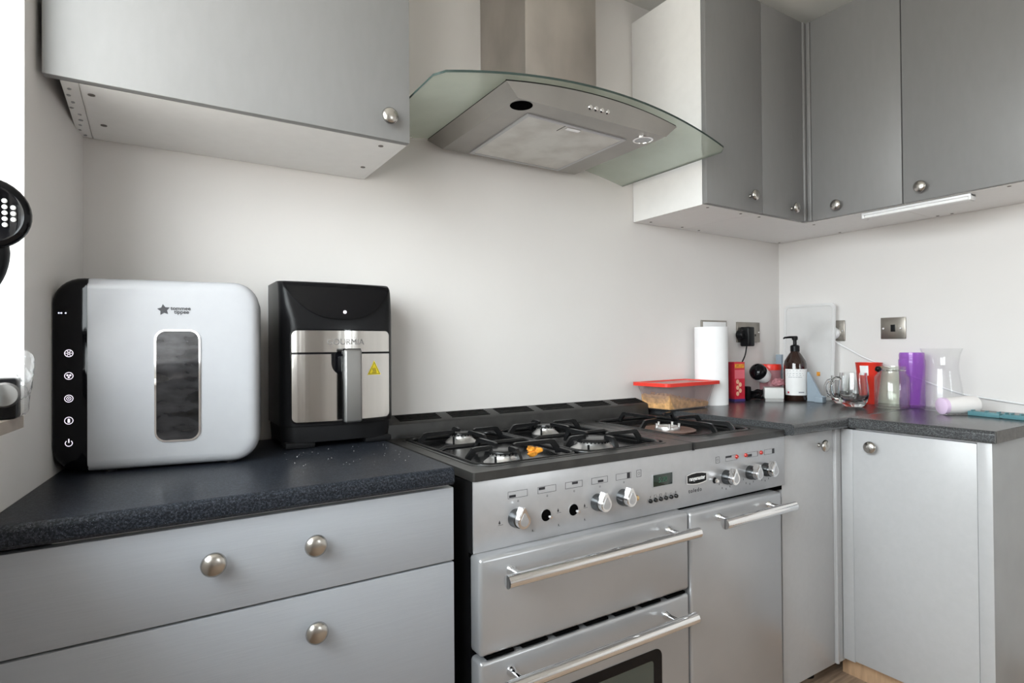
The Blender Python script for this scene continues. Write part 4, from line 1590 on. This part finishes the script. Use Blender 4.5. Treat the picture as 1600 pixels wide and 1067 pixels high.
# pump bottle
t = thing('pump_bottle', 'dark amber pump soap bottle with a white label', 'bottle', (1.836, -0.188, ZT))
b = B()
b.lathe([(0.043, 0.0005), (0.046, 0.006), (0.046, 0.160), (0.042, 0.176), (0.026, 0.203), (0.018, 0.213), (0.018, 0.222)], (0, 0, 0), 'z', 36)
bt = b.build('bottle_body', AMBER, t, local=True, ang=50)
b = B()
rows = []
for i in range(25):
    a = math.radians(-205 + i * 150 / 24)
    rows.append([(0.0466 * math.cos(a), 0.0466 * math.sin(a), z) for z in (0.026, 0.140)])
b.grid(rows)
lb = b.build('paper_label', WHITEM, t, local=True)
ca = math.atan2(-1.51, -2.47)


def on_label(b, a_off, w, z0, z1, r=0.0469):
    rows_ = []
    for i in range(6):
        a = ca + a_off + w * (i / 5 - .5)
        rows_.append([(r * math.cos(a), r * math.sin(a), z) for z in (z0, z1)])
    b.grid(rows_)


b = B()
for k, (z_, w_) in enumerate(((0.132, 1.5), (0.120, 1.4), (0.112, 1.55), (0.104, 1.2))):
    on_label(b, 0.0, w_, z_, z_ + 0.0018)
on_label(b, 0.55, 0.55, 0.036, 0.042)
ltx = b.build('label_text', mat('grey_print', (0.35, 0.35, 0.38), 0.6), lb, local=True)
ltx['kind'] = 'stuff'
b = B()
on_label(b, -0.62, 0.16, 0.034, 0.042, 0.0470)
b.build('label_stamp', REDBOX, lb, local=True)
B().lathe([(0.019, 0.216), (0.019, 0.240), (0.015, 0.244), (0.0075, 0.246), (0.0075, 0.270)], (0, 0, 0), 'z', 24).build('collar', BLK, t, local=True)
b = B().lathe([(0.011, 0.266), (0.012, 0.270), (0.012, 0.280), (0.009, 0.284)], (0, 0, 0), 'z', 20)
b.tube([(0, 0, 0.2785), (-0.020, 0.012, 0.279), (-0.038, 0.024, 0.277), (-0.043, 0.027, 0.273)], [0.006, 0.005, 0.004, 0.003], 10)
b.build('pump_head', BLK, t, local=True)

# frosted chopping board leaning against the right wall
lean = (0.024) / 0.43
t = thing('frosted_board', 'translucent white plastic board leaning on the right wall', 'board', (1.944, -0.16, ZT))
b = B()
ya, yb2 = -0.2965, -0.0567
o_ = rrect(ya, yb2, 0.001, 0.430, 0.022, 6)
i_ = rrect(ya + 0.012, yb2 - 0.012, 0.013, 0.418, 0.016, 6)


def shear(p_):
    return (1.944 + p_[1] * lean, p_[0], ZT + p_[1])


b = B()
b.loft([[shear(q_) for q_ in i_], [(shear(q_)[0] + 0.003, shear(q_)[1], shear(q_)[2]) for q_ in i_]])
bo = b.build('sheet', FROST, t)
b = B()
b.loft([[(shear(q_)[0] - 0.003, shear(q_)[1], shear(q_)[2]) for q_ in o_], [(shear(q_)[0] + 0.005, shear(q_)[1], shear(q_)[2]) for q_ in o_], [(shear(q_)[0] + 0.005, shear(q_)[1], shear(q_)[2]) for q_ in i_], [(shear(q_)[0] - 0.003, shear(q_)[1], shear(q_)[2]) for q_ in i_], [(shear(q_)[0] - 0.003, shear(q_)[1], shear(q_)[2]) for q_ in o_]], cap=False)
b.build('raised_rim', FROSTR, t, ang=40)
s0 = shear((-0.226, 0.116))
B().box(s0[0] - 0.0045, s0[0] - 0.0015, -0.235, -0.221, s0[2] - 0.010, s0[2] + 0.008).build('orange_tag', ORANGE, t)

# blue-grey bracket stand
t = thing('plastic_stand', 'blue-grey plastic stand with sloped side behind the pump bottle', 'stand', (1.846, -0.27, ZT))
b = B()
b.prism([(-0.238, 0.001), (-0.316, 0.001), (-0.316, 0.024), (-0.298, 0.030), (-0.246, 0.128), (-0.238, 0.128)], 'x', 1.842, 1.850)
b.xf(Matrix.Translation((0, 0, ZT)))
b.build('side_plate', BLUEG, t)
B().box(1.818, 1.842, -0.318, -0.282, ZT + 0.0005, ZT + 0.024, 0.002).build('front_lip', BLUEG, t)
tag(B().box(1.962, 1.985, -0.040, -0.012, ZT + 0.0005, ZT + 0.200, 0.002).build('storage_box', BLUEG), 'blue-grey plastic box end standing in the room corner', 'box')

# plates on the right wall
t = thing('wall_socket', 'steel socket on the right wall beside the frosted board', 'socket', (XR, -0.235, 1.17))
B().box(XR - 0.008, XR - 0.0005, -0.3135, -0.150, 1.1705, 1.2615, 0.002).build('plate', SOCK, t)
B().lathe([(0.0035, -0.008), (0.0033, -0.0095), (0.0, -0.0098)], (XR, -0.306, 1.216), 'x', 12).build('screw', CHROME, t)
t = thing('white_plug', 'round white plug in the right wall socket with a white lead', 'plug', (XR - 0.02, -0.278, 1.20))
B().lathe([(0.027, -0.0085), (0.028, -0.018), (0.024, -0.028), (0.012, -0.033), (0.0, -0.0335)], (XR, -0.268, 1.205), 'x', 24).build('plug_body', WHITEP, t)
b = B()
b.tube(bez([(XR - 0.03, -0.272, 1.182), (XR - 0.022, -0.285, 1.165), (XR - 0.014, -0.350, 1.125), (XR - 0.012, -0.405, 1.095), (XR - 0.012, -0.52, 1.048), (XR - 0.012, -0.65, 0.998), (XR - 0.014, -0.74, 0.968), (XR - 0.012, -0.80, 0.958), (XR - 0.012, -0.90, 0.946), (XR - 0.012, -1.10, 0.925)]), 0.0036, 8)
b.build('lead', WHITEP, t)
t = thing('fused_switch', 'square steel plate with black rocker switch on the right wall', 'switch', (XR, -0.507, 1.176))
B().box(XR - 0.007, XR - 0.0005, -0.5544, -0.4605, 1.1765, 1.2645, 0.002).build('plate', SOCK, t)
B().box(XR - 0.0105, XR - 0.006, -0.5165, -0.500, 1.206, 1.235, 0.001).build('rocker', BLK, t)
for y_ in (-0.471, -0.5365):
    B().lathe([(0.0038, -0.0065), (0.0036, -0.0085), (0.0, -0.0088)], (XR, y_, 1.2195), 'x', 12).build('screw', CHROME, t)


# glass mugs
def mug(label, loc, sc, rz):
    t_ = thing('glass_mug', label, 'mug', loc, rz)
    k = sc
    outer = [(0.028, 0.0006), (0.033, 0.005), (0.044, 0.022), (0.0485, 0.045), (0.0475, 0.068), (0.0440, 0.095), (0.0425, 0.122)]
    inner = [(0.0400, 0.122), (0.0412, 0.095), (0.0445, 0.068), (0.045, 0.047), (0.038, 0.028), (0.026, 0.020), (0.001, 0.019)]
    b_ = B().lathe([(r * k, h * k) for r, h in outer + inner], (0, 0, 0), 'z', 30)
    b_.build('bowl', GLASS, t_, local=True, ang=60)
    b_ = B().tube(bez([(-0.0425 * k, 0, 0.100 * k), (-0.058 * k, 0, 0.102 * k), (-0.073 * k, 0, 0.085 * k), (-0.075 * k, 0, 0.058 * k), (-0.064 * k, 0, 0.036 * k), (-0.045 * k, 0, 0.030 * k)], 5), 0.0062 * k, 10)
    b_.build('handle', GLASS, t_, local=True)


mug('round-bellied glass mug at the back, half behind the other mug', (1.872, -0.372, ZT), 0.95, math.radians(-30))
mug('round-bellied glass mug in front, nearest the worktop joint', (1.765, -0.472, ZT), 1.10, math.radians(-40))
# red cup
t = thing('red_cup', 'tapered red plastic cup with a white patch behind the glass mug', 'cup', (1.944, -0.443, ZT))
B().lathe([(0.030, 0.0006), (0.031, 0.008), (0.049, 0.168), (0.051, 0.170), (0.049, 0.170), (0.030, 0.012), (0.001, 0.011)], (0, 0, 0), 'z', 32).build('cup', mat('red_cup', (0.80, 0.045, 0.025), 0.3), t, local=True, ang=50)
b = B()
for (a_off, w_, za, zb) in ((0.75, 0.42, 0.118, 0.158),):
    rows = []
    for i in range(7):
        a = ca + 0.62 - a_off * 1.9 + w_ * (i / 6) * 1.6
        rows.append([((0.0312 + 0.018 * (z / 0.16) + .0009) * math.cos(a), (0.0312 + 0.018 * (z / 0.16) + .0009) * math.sin(a), z) for z in (za, (za + zb) / 2, zb)])
    b.grid(rows)
b.build('white_patch', WHITEM, t, local=True)
# jar with clip
t = thing('glass_jar', 'clear glass storage jar with dark clip, left of the purple bottle', 'jar', (1.838, -0.578, ZT))
k_ = 0.0575
B().lathe([(0.050, 0.0006), (k_, 0.006), (k_ * 1.02, 0.06), (k_, 0.118), (0.046, 0.134), (0.044, 0.150), (0.047, 0.153), (0.047, 0.160), (0.0435, 0.160), (0.041, 0.134), (k_ - 0.0045, 0.114), (k_ - 0.004, 0.012), (0.001, 0.010)], (0, 0, 0), 'z', 36).build('jar_body', JARG, t, local=True, ang=60)
b = B().tube([(0.0485 * math.cos(a), 0.0485 * math.sin(a), 0.1445) for a in [2 * PI * i / 28 for i in range(28)]], 0.0013, 6, True)
b.build('wire_band', CHROME, t, local=True)
dl = Vector((-0.53, 0.10, 0)).normalized()
b = B().blob((-0.040, 0.030, 0.150), 0.0115, 2, 2, 0.1)
b.build('clip_knob', BLK, t, local=True)
B().box(-0.034, -0.010, 0.026, 0.036, 0.152, 0.160, 0.002).build('clip_bar', TANW, t, local=True)
# purple bottle
t = thing('purple_bottle', 'translucent purple drinking bottle without its cap', 'bottle', (1.935, -0.606, ZT))
B().lathe([(0.040, 0.0006), (0.043, 0.005), (0.0425, 0.120), (0.0445, 0.172), (0.0445, 0.184), (0.0415, 0.188), (0.0415, 0.192), (0.0425, 0.194), (0.0415, 0.197), (0.0425, 0.201), (0.0405, 0.212), (0.0385, 0.212), (0.041, 0.182), (0.0400, 0.012), (0.001, 0.010)], (0, 0, 0), 'z', 36).build('bottle_body', PURP, t, local=True, ang=45)
# carafe
t = thing('glass_carafe', 'large clear glass carafe with flared rim, right of the purple bottle', 'carafe', (1.895, -0.720, ZT))
B().lathe([(0.060, 0.0006), (0.066, 0.006), (0.067, 0.020), (0.063, 0.075), (0.055, 0.130), (0.052, 0.165), (0.056, 0.200), (0.064, 0.226), (0.0655, 0.228), (0.0625, 0.227), (0.053, 0.199), (0.0490, 0.165), (0.052, 0.130), (0.060, 0.075), (0.0635, 0.022), (0.060, 0.013), (0.001, 0.012)], (0, 0, 0), 'z', 40).build('carafe_body', CARAFE, t, local=True, ang=60)
# lying beaker
t = thing('lying_beaker', 'white beaker with lilac end lying beside the carafe', 'beaker', (1.80, -0.80, ZT))
a0 = Vector((1.742, -0.775, ZT + 0.0295))
a1 = Vector((1.855, -0.842, ZT + 0.0345))
dv = (a1 - a0).normalized()
rot = Vector((0, 0, 1)).rotation_difference(dv).to_matrix().to_4x4()
b = B().lathe([(0.0262, 0.012), (0.0285, 0.03), (0.0315, 0.112), (0.030, 0.122), (0.001, 0.123)], (0, 0, 0), 'z', 30)
b.xf(Matrix.Translation(a0) @ rot)
b.build('beaker_body', mat('milky_plastic', (0.80, 0.77, 0.76), 0.35), t)
b = B().lathe([(0.001, -0.002), (0.024, 0.0), (0.0285, 0.003), (0.0285, 0.016), (0.026, 0.018)], (0, 0, 0), 'z', 30)
b.xf(Matrix.Translation(a0) @ rot)
b.build('lid', LILAC, t)
# teal rack strip
t = thing('teal_strip', 'flat teal plastic strip with small lugs at the worktop edge', 'strip', (1.76, -0.93, ZT))
b = B()
P0, P1 = Vector((1.800, -0.838, 0)), Vector((1.770, -1.022, 0))
dd_ = (P1 - P0)
L_ = dd_.length
rz_ = math.atan2(dd_.y, dd_.x)
b.box(0, L_ * 0.50, -0.012, 0.012, 0.0006, 0.016, 0.002)
b.box(L_ * 0.54, L_, -0.012, 0.012, 0.0006, 0.015, 0.002)
b.box(L_ * 0.48, L_ * 0.56, -0.009, 0.009, 0.002, 0.010)
b.xf(Matrix.Translation((P0.x, P0.y, ZT)) @ Matrix.Rotation(rz_, 4, 'Z'))
b.build('body', TEAL, t)
for s_ in (0.06, 0.28, 0.46, 0.58, 0.66, 0.80, 0.93):
    b = B().box(L_ * s_ - 0.0018, L_ * s_ + 0.0018, -0.010, 0.010, 0.013, 0.0205, 0.0006)
    b.xf(Matrix.Translation((P0.x, P0.y, ZT)) @ Matrix.Rotation(rz_, 4, 'Z'))
    b.build('lug', TEAL, t)
# crumbs
b = B()
rr_ = random.Random(5)
for i in range(60):
    if i < 46:
        x_, y_ = rr_.uniform(-0.32, -0.07), rr_.uniform(-0.5, -0.25)
    else:
        x_, y_ = rr_.uniform(1.14, 1.7), rr_.uniform(-0.5, -0.2)
    b.blob((x_, y_, ZT + 0.0008), rr_.uniform(.0003, .0008), i, 1, .3)
cb = b.build('crumbs', GREYC)
tag(cb, 'tiny pale crumbs scattered over the dark worktops', 'crumbs')
cb['kind'] = 'stuff'

# ------------------------------------------------------------------ window sill and spray tap, far left
ZS = WZ0
t = thing('black_caddy', 'black box-shaped gadget with a round grey dial on the window sill', 'gadget', (-0.80, -0.46, ZS))
B().box(-0.90, -0.7555, -0.475, -0.435, ZS + 0.0005, ZS + 0.066, 0.004).build('body', BLK, t)
b = B().lathe([(0.019, 0.0), (0.020, -0.006), (0.017, -0.012), (0.001, -0.013)], (-0.7690, -0.475, ZS + 0.040), 'y', 24)
b.build('dial', STEELH, t)
t = thing('metal_mug', 'small grey metal mug with a curved handle on the window sill', 'mug', (-0.838, -0.525, ZS))
B().lathe([(0.030, 0.0006), (0.032, 0.004), (0.032, 0.070), (0.030, 0.070), (0.029, 0.006), (0.001, 0.005)], (-0.838, -0.525, ZS), 'z', 26).build('body', STEELH, t)
B().tube(bez([(-0.808, -0.52, ZS + 0.060), (-0.790, -0.517, ZS + 0.066), (-0.780, -0.515, ZS + 0.050), (-0.779, -0.515, ZS + 0.020), (-0.806, -0.52, ZS + 0.012)], 5), 0.0045, 10).build('handle', STEELH, t)
b = B()
for i in range(3):
    b.blob((-0.755 + .004 * i, -0.440 - .01 * i, ZS + 0.028 + i * .028), 0.021, i + 20, 3, 0.13, (.55, 1.0, 1.2))
tag(b.build('cling_film', CLING, ang=40), 'crumpled clear cling film bunched at the window sill corner', 'film')
t = thing('spray_tap', 'black round spray head with white nozzles at the left photo edge', 'tap', (-0.86, -0.62, ZS))
c0 = Vector((-0.770, -0.600, 1.349))
nrm = Vector((0.26, -0.96, -0.10)).normalized()
rot = Vector((0, 0, 1)).rotation_difference(nrm).to_matrix().to_4x4()
b = B().lathe([(0.020, -0.034), (0.040, -0.026), (0.049, -0.010), (0.0505, 0.002), (0.047, 0.008), (0.040, 0.010), (0.038, 0.008), (0.001, 0.008)], (0, 0, 0), 'z', 36)
b.xf(Matrix.Translation(c0) @ rot)
hd_ = b.build('spray_head', BLKG, t, ang=50)
loc_x = (rot @ Vector((1, 0, 0, 0))).to_3d()
loc_y = (rot @ Vector((0, 1, 0, 0))).to_3d()
hx_ = Vector((1, 0, 0)) - nrm * nrm.x
hx_.normalize()
hz_ = nrm.cross(hx_)
if hz_.z < 0:
    hz_ = -hz_
for i in range(-3, 4):
    for j in range(-3, 4):
        if i * i + j * j > 10 or (i <= 1 and j < 0 and i > -1):
            continue
        p_ = c0 + nrm * 0.0082 + hx_ * (i * 0.0094) + hz_ * (j * 0.0084 + 0.002)
        b = B().lathe([(0.0034, 0.0), (0.0032, 0.0016), (0.0018, 0.0026), (0.0003, 0.0028)], (0, 0, 0), 'z', 12)
        b.xf(Matrix.Translation(p_) @ rot)
        b.build('nozzle', WHITEP, hd_)
b = B().tube(bez([c0 - nrm * 0.020 + Vector((0.0, 0, -0.015)), c0 + Vector((0.002, 0.026, -0.060)), c0 + Vector((-0.018, 0.03, -0.105)), (-0.838, -0.590, 1.20), (-0.850, -0.600, 1.12), (-0.852, -0.605, ZS + 0.02)], 6), [0.020] * 6 + [0.0195] * 6 + [0.017] * 6 + [0.014] * 6 + [0.013] * 7, 16)
b.build('neck', BLK, t)
B().lathe([(0.030, 0.0005), (0.030, 0.012), (0.022, 0.022), (0.014, 0.026)], (-0.852, -0.605, ZS), 'z', 24).build('base', BLK, t)
